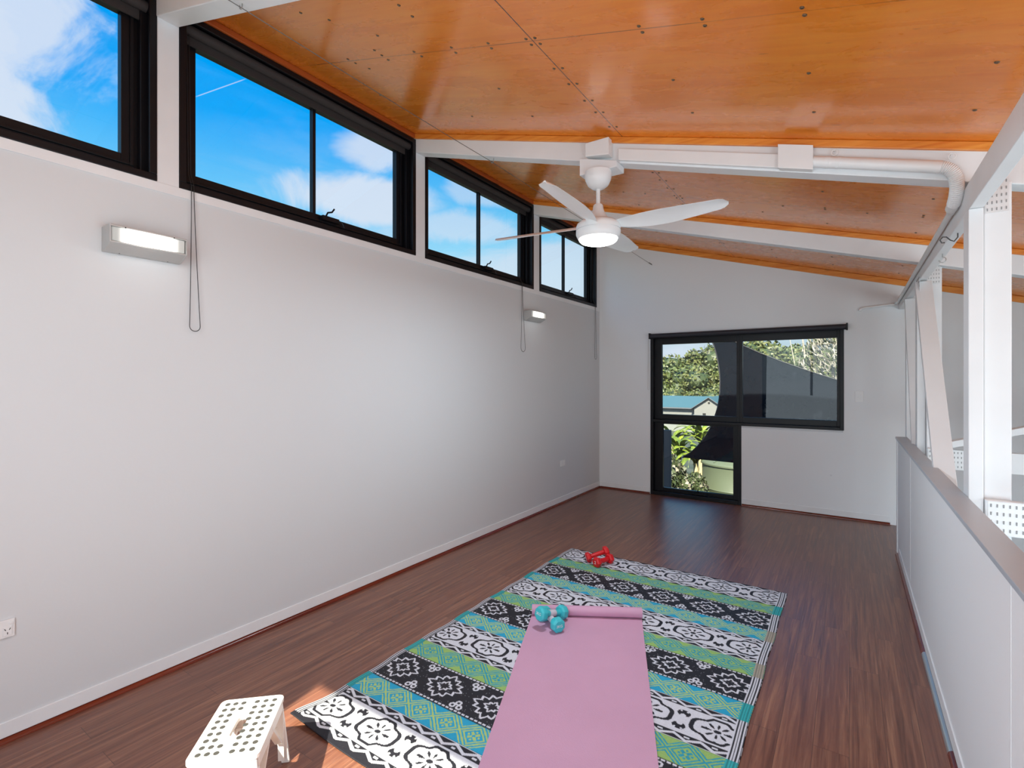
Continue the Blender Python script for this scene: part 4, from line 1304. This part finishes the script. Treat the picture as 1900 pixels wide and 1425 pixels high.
def crown_mesh(name, rad, n, leaf, seed, mats, lobes=12, flat=.8):
    rnd = random.Random(seed); bm = bmesh.new()
    L = []
    for i in range(lobes):
        a = rnd.uniform(0, 2 * math.pi); q = rnd.uniform(.15, .75) * rad; zz = rnd.uniform(-.35, .65) * rad * flat
        L.append((Vector((q * math.cos(a), q * math.sin(a), zz)), rad * rnd.uniform(.28, .48)))
    for c, r in L:     # inner bodies so no sky shows through
        g = bmesh.ops.create_icosphere(bm, subdivisions=2, radius=r * .86)
        for v in g['verts']: v.co = v.co * rnd.uniform(.88, 1.06) + c
    for f in bm.faces: f.material_index = 1
    for i in range(n):
        c, r = L[rnd.randrange(len(L))]
        d = Vector((rnd.gauss(0, 1), rnd.gauss(0, 1), rnd.gauss(.15, 1))).normalized()
        p = c + d * r * rnd.uniform(.85, 1.12)
        u = d.cross(Vector((rnd.gauss(0, 1), rnd.gauss(0, 1), rnd.gauss(0, 1)))).normalized()
        w = (d * rnd.uniform(.2, .9) + d.cross(u) * rnd.uniform(.3, 1)).normalized()
        s = leaf * rnd.uniform(.6, 1.3)
        q = [bm.verts.new(p + u * s * .5), bm.verts.new(p + w * s), bm.verts.new(p - u * s * .5), bm.verts.new(p - w * s * .4)]
        f = bm.faces.new(q); f.material_index = 0 if rnd.random() < .8 else 2
    me = bpy.data.meshes.new(name); bm.to_mesh(me); bm.free()
    for m in mats: me.materials.append(m)
    return me
G1 = leaf_mat('gum_leaf', (.040, .062, .011), (.080, .098, .020), .5)
G2 = leaf_mat('gum_leaf_pale', (.070, .085, .022), (.115, .120, .042), .5)
G3 = leaf_mat('leaf_deep', (.020, .036, .012), (.040, .056, .017), .5)
G4 = leaf_mat('grey_leaf', (.075, .088, .065), (.14, .15, .125), .5)
BARK = mat('bark', (.32, .28, .23), .8)
crowns = [crown_mesh('crown', 4.4, 2600, .42, 1, (G1, G3, G2)), crown_mesh('crown', 4.6, 2600, .42, 5, (G2, G3, G1), 14), crown_mesh('crown', 4.2, 2200, .36, 9, (G4, G3, G1), 11)]
tree_lab = ['bushy green tree', 'olive coloured leafy tree', 'grey green thin leaved tree']
def tree(x, y, zb_, h, k, sc, where):
    T_ = empty('gum_tree', (x, y, zb_), tree_lab[k] + ' ' + where, 'tree', 'trees on the hillside outside')
    o = bpy.data.objects.new('crown', crowns[k]); COL.objects.link(o); o.parent = T_
    o.location = (0, 0, h - 3.4 * sc); o.scale = (sc, sc, sc * .95); o.rotation_euler = (0, 0, random.uniform(0, 6))
    m = MB(); m.tube([(0, 0, 0), (.15, .1, h * .35), (-.1, 0, h * .7)], [.28, .22, .12], 8)
    m.tube([(.1, .05, h * .3), (1.0, .3, h * .55), (1.5, .2, h * .75)], [.14, .10, .05], 6)
    m.tube([(0, 0, h * .35), (-1.0, -.3, h * .6), (-1.7, -.5, h * .8)], [.14, .10, .05], 6)
    m.build('trunk', BARK, T_, smooth=True, local=True)
def bx_at(px, y):   # world x seen at horizontal pixel px of the 1900 wide frame, used for laying out distant trees
    r = (px - 950) / 930; a = R(33.94)
    return y * (math.cos(a) * r - math.sin(a)) / (math.sin(a) * r + math.cos(a))
ORD = ['leftmost', 'second from the left', 'third from the left', 'fourth from the left', 'fifth from the left', 'sixth from the left', 'seventh from the left', 'rightmost']
back = [(1224, 118, 12.0, 1, 1.3), (1268, 122, 12.0, 0, 1.3), (1316, 120, 13.6, 1, 1.3), (1362, 120, 14.2, 0, 1.3), (1408, 116, 14.4, 1, 1.2),
        (1452, 118, 13.8, 0, 1.25), (1496, 118, 12.6, 1, 1.25), (1548, 120, 12.0, 0, 1.25)]
mid = [(1222, 100, 8.4, 2, .95), (1250, 98, 10.0, 0, 1.2), (1284, 100, 9.6, 2, 1.0), (1310, 97, 8.8, 1, 1.15), (1342, 100, 9.6, 0, 1.1)]
low = [(1232, 88, 5.0, 0, .72), (1258, 88, 5.2, 1, .80), (1290, 88, 5.0, 2, .72), (1318, 88, 5.4, 1, .78), (1338, 88, 5.4, 0, .72)]
for rn, row, zb_ in (('on the skyline', back, -5.0), ('on the middle slope', mid, -5.4), ('just behind the house', low, -5.4)):
    for i, (px, y, h, k, sc) in enumerate(row):
        pos = ORD[i] if i < len(row) - 1 else 'rightmost'
        tree(bx_at(px, y), y, zb_, h, k, sc, rn + ', ' + pos + ' of its row')

for x, k, lb in ((-5.2, 0, 'green garden tree behind the viewer, outside the back door to the left'), (1.2, 1, 'olive garden tree behind the viewer, outside the back door to the right')):
    T_ = empty('garden_tree', (x, -13.0, GZ), lb, 'tree')
    o = bpy.data.objects.new('crown', crowns[k]); COL.objects.link(o); o.parent = T_; o.location = (0, 0, 3.6); o.scale = (.95, .8, .72)
    m = MB(); m.tube([(0, 0, 0), (.1, .1, 1.6), (-.1, 0, 3.2)], [.22, .18, .10], 8); m.build('trunk', BARK, T_, smooth=True, local=True)

def house():
    Hs = empty('house', (-17.0, 71, -5.4), 'white walled house with pale blue metal roof behind the far window', 'house')
    wm = mat('house_cladding', (.17, .17, .165), .7); rm = mat('blue_roof_metal', (.045, .095, .112), .35)
    # gable wing
    gx0, gx1, gy0, gy1 = -17.4, -13.6, 70, 78
    ze, za = -2.25, -.95; xm = (gx0 + gx1) / 2
    m = MB(); m.hexa([(gx0, gy0, -5.4), (gx1, gy0, -5.4), (gx1, gy0, ze), (xm, gy0, za), (gx0, gy0, ze)], [(gx0, gy1, -5.4), (gx1, gy1, -5.4), (gx1, gy1, ze), (xm, gy1, za), (gx0, gy1, ze)])
    m.box(-27, -17.4, 70.6, 77, -5.4, -2.35)
    m.build('walls', wm, Hs)
    m = MB()
    o_ = .25
    for s, xe in ((-1, gx0 - .35), (1, gx1 + .35)):
        m.hexa([(xm, gy0 - o_, za + .06), (xm, gy1, za + .06), (xe, gy1, ze - .17), (xe, gy0 - o_, ze - .17)],
               [(xm, gy0 - o_, za + .20), (xm, gy1, za + .20), (xe, gy1, ze - .05), (xe, gy0 - o_, ze - .05)])
    m.hexa([(-27.4, 70.2, -2.38), (-17.3, 70.2, -2.38), (-15.6, 74, -.92), (-25.8, 74, -.92)], [(-27.4, 70.2, -2.26), (-17.3, 70.2, -2.26), (-15.6, 74, -.80), (-25.8, 74, -.80)])
    m.hexa([(-27.4, 77.6, -2.38), (-17.3, 77.6, -2.38), (-15.6, 74, -.92), (-25.8, 74, -.92)], [(-27.4, 77.6, -2.26), (-17.3, 77.6, -2.26), (-15.6, 74, -.80), (-25.8, 74, -.80)])
    m.hexa([(-27.4, 70.2, -2.38), (-27.4, 77.6, -2.38), (-25.8, 74, -.92)], [(-27.4, 70.2, -2.26), (-27.4, 77.6, -2.26), (-25.8, 74, -.80)])
    m.build('roof', rm, Hs)
    m = MB()
    m.beam((xm, gy0 - .26, za + .10), (gx0 - .35, gy0 - .26, ze - .13), .06, .16, up=(0, 1, 0)).beam((xm, gy0 - .26, za + .10), (gx1 + .35, gy0 - .26, ze - .13), .06, .16, up=(0, 1, 0))
    m.box(-27.4, -17.6, 70.1, 70.2, -2.44, -2.30)
    m.build('barge_board', mat('dark_fascia', (.10, .11, .13), .5), Hs)
    MB().tube([(xm, gy0 - .03, za - .62), (xm, gy0 + .05, za - .62)], .14, 12).build('vent', SLOT, Hs)
    for x0, x1 in ((-16.3, -15.9), (-22.6, -21.8)):
        MB().box(x0, x1, gy0 - .04 if x0 > -17.4 else 70.55, gy0 + .05 if x0 > -17.4 else 70.7, -3.6, -2.95).build('window', SLOT, Hs)
    MB().box(-25.5, -8.5, 66, 66.05, -5.4, -3.05).build('fence_panel', mat('pale_fence', (.18, .19, .18), .6), Hs)
house()

def water_tank():
    c = (-2.30, 13.9, 0)
    Tk = empty('water_tank', (c[0], c[1], GZ), 'round pale green rainwater tank outside the low far pane', 'water tank')
    tm = mat('pale_green_poly', (.082, .098, .060), .5)
    m = MB().lathe([(.93, GZ), (.93, GZ + .5), (.945, GZ + .52), (.93, GZ + .54), (.93, GZ + 1.05), (.945, GZ + 1.07), (.93, GZ + 1.09), (.93, -.66), (.96, -.645), (.96, -.615)], c=c, seg=48); m.build('body', tm, Tk, smooth=True)
    m = MB().lathe([(.955, -.613), (.93, -.58), (.55, -.43), (.25, -.36), (.22, -.32), (.02, -.31)], c=c, seg=48); m.build('lid', tm, Tk, smooth=True)
    m = MB()
    for k in range(8):
        a = 2 * math.pi * k / 8 + .2
        m.beam((c[0] + .28 * math.cos(a), c[1] + .28 * math.sin(a), -.352), (c[0] + .90 * math.cos(a), c[1] + .90 * math.sin(a), -.562), .03, .02)
    m.build('lid_rib', tm, Tk)
water_tank()

def shade_sail():
    pts = [(-2.06, 2.34), (-1.99, 2.18), (-1.953, 2.098), (-1.90, 1.94), (-1.858, 1.774), (-1.828, 1.6), (-1.815, 1.454), (-1.812, 1.31), (-1.815, 1.181), (-1.835, 1.03), (-1.866, .905), (-1.90, .78), (-1.95, .66), (-2.02, .53), (-2.12, .39), (-2.24, .265), (-2.38, .17)]
    low = [(-1.9, .17), (-1.3, .17), (-.6, .17), (.4, .17), (1.4, .17)]
    up = [(1.4, .95), (.7, 1.20), (.159, 1.381), (-.154, 1.50), (-.5, 1.63), (-.895, 1.795), (-1.2, 1.935), (-1.462, 2.07), (-1.75, 2.22)]
    allp = pts + low + up
    m = MB()
    def yv(x, z): return 9.0 + .25 * (z - 1.2) + .10 * math.sin(x * 1.4)
    bm = m.bm
    f = [bm.verts.new((x, yv(x, z), z)) for x, z in allp]; b = [bm.verts.new((x, yv(x, z) + .004, z)) for x, z in allp]
    bm.faces.new(f); bm.faces.new(b[::-1]); n = len(f)
    for i in range(n): bm.faces.new((f[i], f[(i + 1) % n], b[(i + 1) % n], b[i]))
    bmesh.ops.triangulate(bm, faces=[q for q in bm.faces if len(q.verts) > 4])
    mt = bpy.data.materials.new('shade_cloth'); mt.use_nodes = True
    t = NT(mt.node_tree); p = t.n['Principled BSDF']
    p.inputs['Base Color'].default_value = (.005, .007, .011, 1); p.inputs['Roughness'].default_value = .9; p.inputs['Specular IOR Level'].default_value = .03
    out = t.n['Material Output']; tr_ = t.new('ShaderNodeBsdfTransparent'); mx = t.new('ShaderNodeMixShader')
    tc = t.new('ShaderNodeTexCoord')
    # open weave: some of the view passes through the knit
    t.link(t.maprange(t.noise(tc.outputs['Object'], 2.5, 4, .6), .45, .65, .002, .045), mx.inputs[0])
    t.link(p.outputs[0], mx.inputs[1]); t.link(tr_.outputs[0], mx.inputs[2]); t.link(mx.outputs[0], out.inputs[0])
    SS = empty('shade_sail', (-1.0, 9.0, .2), 'dark curved shade sail stretched outside the far window', 'shade sail')
    m.build('cloth', mt, SS)
    m = MB(); m.tube([(x, yv(x, z) - .004, z) for x, z in pts], .010, 6); m.tube([(x, yv(x, z) - .004, z) for x, z in up], .010, 6)
    m.build('edge_hem', mat('sail_hem', (.012, .013, .018), .7), SS, smooth=True)
    m = MB(); m.tube([(1.4, yv(1.4, .5), GZ), (1.4, yv(1.4, .5), 2.4)], .045, 10)
    m.build('post', mat('sail_post', (.1, .1, .11), .5), SS, smooth=True)
shade_sail()

# banana plants outside the low pane
def banana(x, y, zb_, h, seed, label, nl=15):
    rnd = random.Random(seed)
    Bn = empty('banana_plant', (x, y, zb_), label, 'plant', 'banana plants beyond the low pane')
    m = MB(); m.tube([(0, 0, 0), (.03, 0, h * .35), (.0, .03, h * .62)], [.10, .085, .05], 10)
    m.build('stem', mat('banana_stem', (.42, .36, .20), .7), Bn, smooth=True, local=True)
    lm = leaf_mat('banana_leaf', (.045, .085, .006), (.17, .21, .015), 5)
    for k in range(nl):
        a = 2 * math.pi * k / nl + rnd.uniform(-.3, .3); L = h * rnd.uniform(.34, .50); w = .085 * rnd.uniform(.8, 1.2)
        m = MB(); n = 12; prev = None; el = rnd.uniform(.9, 1.35)
        p = Vector((0, 0, h * .58)); d = Vector((math.cos(a) * math.cos(el), math.sin(a) * math.cos(el), math.sin(el)))
        sd = Vector((-math.sin(a), math.cos(a), 0))
        for i in range(n + 1):
            s = i / n; ww = w * math.sin(min(1, .12 + s * 1.05) * math.pi) ** .6 if s < .96 else .01
            rg = .8 if i % 2 else 1.0
            V = [m.bm.verts.new(p - sd * ww * rg + Vector((0, 0, -.03 * ww * 8))), m.bm.verts.new(p), m.bm.verts.new(p + sd * ww * rg + Vector((0, 0, -.03 * ww * 8)))]
            if prev:
                m.bm.faces.new((prev[0], prev[1], V[1], V[0])); m.bm.faces.new((prev[1], prev[2], V[2], V[1]))
            prev = V; p = p + d * L / n; d = (d + Vector((0, 0, -.26))).normalized()
        o = m.build('leaf', lm, Bn, local=True)
        sm = o.modifiers.new('thickness', 'SOLIDIFY'); sm.thickness = .003
banana(-3.95, 14.2, GZ, 2.85, 2, 'tall banana plant with yellow green leaves nearest the dark post')
banana(-3.45, 14.0, GZ, 2.70, 4, 'banana plant with yellow green leaves beside the round tank')
banana(-4.35, 15.0, GZ, 3.2, 6, 'banana plant with yellow green leaves behind the dark post')
banana(-3.70, 15.6, GZ, 3.3, 8, 'banana plant at the back of the clump beyond the low pane')
banana(-3.15, 15.8, GZ, 3.1, 11, 'banana plant behind the tank under the shade sail edge')

hm = crown_mesh('hedge_crown', .62, 2600, .075, 21, (leaf_mat('hedge_leaf', (.03, .045, .013), (.065, .08, .032), 6), leaf_mat('hedge_core', (.02, .03, .012), (.04, .05, .02), 6), leaf_mat('hedge_leaf_dry', (.13, .12, .085), (.22, .20, .15), 6)), 9, 1.0)
for i, (x, y, sc, lb) in enumerate(((-3.75, 12.6, 1.0, 'leafy shrub with dry pale leaves below the banana plants, next to the post'), (-3.12, 12.9, .8, 'leafy shrub with dry pale leaves squeezed against the round tank'), (-4.5, 13.4, 1.0, 'leafy shrub behind the dark post outside the low pane'))):
    Hd = empty('shrub', (x, y, GZ), lb, 'shrub', 'shrubs under the banana plants')
    o = bpy.data.objects.new('foliage', hm); COL.objects.link(o); o.parent = Hd; o.location = (0, 0, .95 * sc); o.scale = (sc, sc, sc * 1.35); o.rotation_euler = (0, 0, i * 2.1)
    m = MB()
    for a in range(4): m.tube([(0, 0, 0), (.12 * math.cos(a * 1.6), .12 * math.sin(a * 1.6), .5), (.3 * math.cos(a * 1.6), .3 * math.sin(a * 1.6), 1.0)], [.03, .024, .01], 6)
    m.build('stem', BARK, Hd, smooth=True, local=True)

m = MB().box(-2.80, -2.655, 9.0, 9.10, GZ, .60)
tag(m.build('fence_post', mat('weathered_grey_post', (.045, .050, .060), .8, bump=.6, bscale=30), None, bevel=.01, origin=(-2.73, 9.05, GZ)), 'dark grey weathered timber post outside the low far pane', 'post')

# bamboo like narrow leaved tree close outside the right pane
def narrow_tree():
    rnd = random.Random(31)
    x0, y0 = -.45, 15.0
    N = empty('bamboo_clump', (x0, y0, GZ), 'tall narrow leaved clump with pale dry leaves behind the right pane', 'bamboo')
    m = MB()
    for i in range(9):
        a = rnd.uniform(0, 6.28); q = rnd.uniform(.05, .35)
        m.tube([(q * math.cos(a), q * math.sin(a), 0), (1.5 * q * math.cos(a), 1.5 * q * math.sin(a), 2.4), (3 * q * math.cos(a), 3 * q * math.sin(a), 4.9)], [.03, .025, .008], 6)
    m.build('culms', BARK, N, smooth=True, local=True)
    bm = bmesh.new()
    for i in range(5200):
        a = rnd.uniform(0, 6.28); zz = rnd.uniform(1.0, 5.0); rr_ = (1.05 if zz < 3.6 else 1.05 - (zz - 3.6) * .45) * math.sqrt(rnd.uniform(.1, 1))
        p = Vector((rr_ * math.cos(a), rr_ * math.sin(a), zz))
        d = Vector((rnd.gauss(.5, .5), rnd.gauss(0, .4), rnd.gauss(-.7, .4))).normalized(); s = rnd.uniform(.14, .26)
        u = d.cross(Vector((rnd.gauss(0, 1), rnd.gauss(0, 1), rnd.gauss(0, 1)))).normalized() * .016
        f = bm.faces.new([bm.verts.new(p), bm.verts.new(p + d * s * .5 + u), bm.verts.new(p + d * s), bm.verts.new(p + d * s * .5 - u)])
        f.material_index = 0 if rnd.random() < .62 else 1
    me = bpy.data.meshes.new('foliage'); bm.to_mesh(me); bm.free()
    me.materials.append(leaf_mat('dry_bamboo_leaf', (.17, .155, .13), (.28, .26, .22), 4)); me.materials.append(leaf_mat('bamboo_leaf_dark', (.03, .04, .02), (.07, .09, .03), 4))
    o = bpy.data.objects.new('foliage', me); COL.objects.link(o); o.parent = N
narrow_tree()
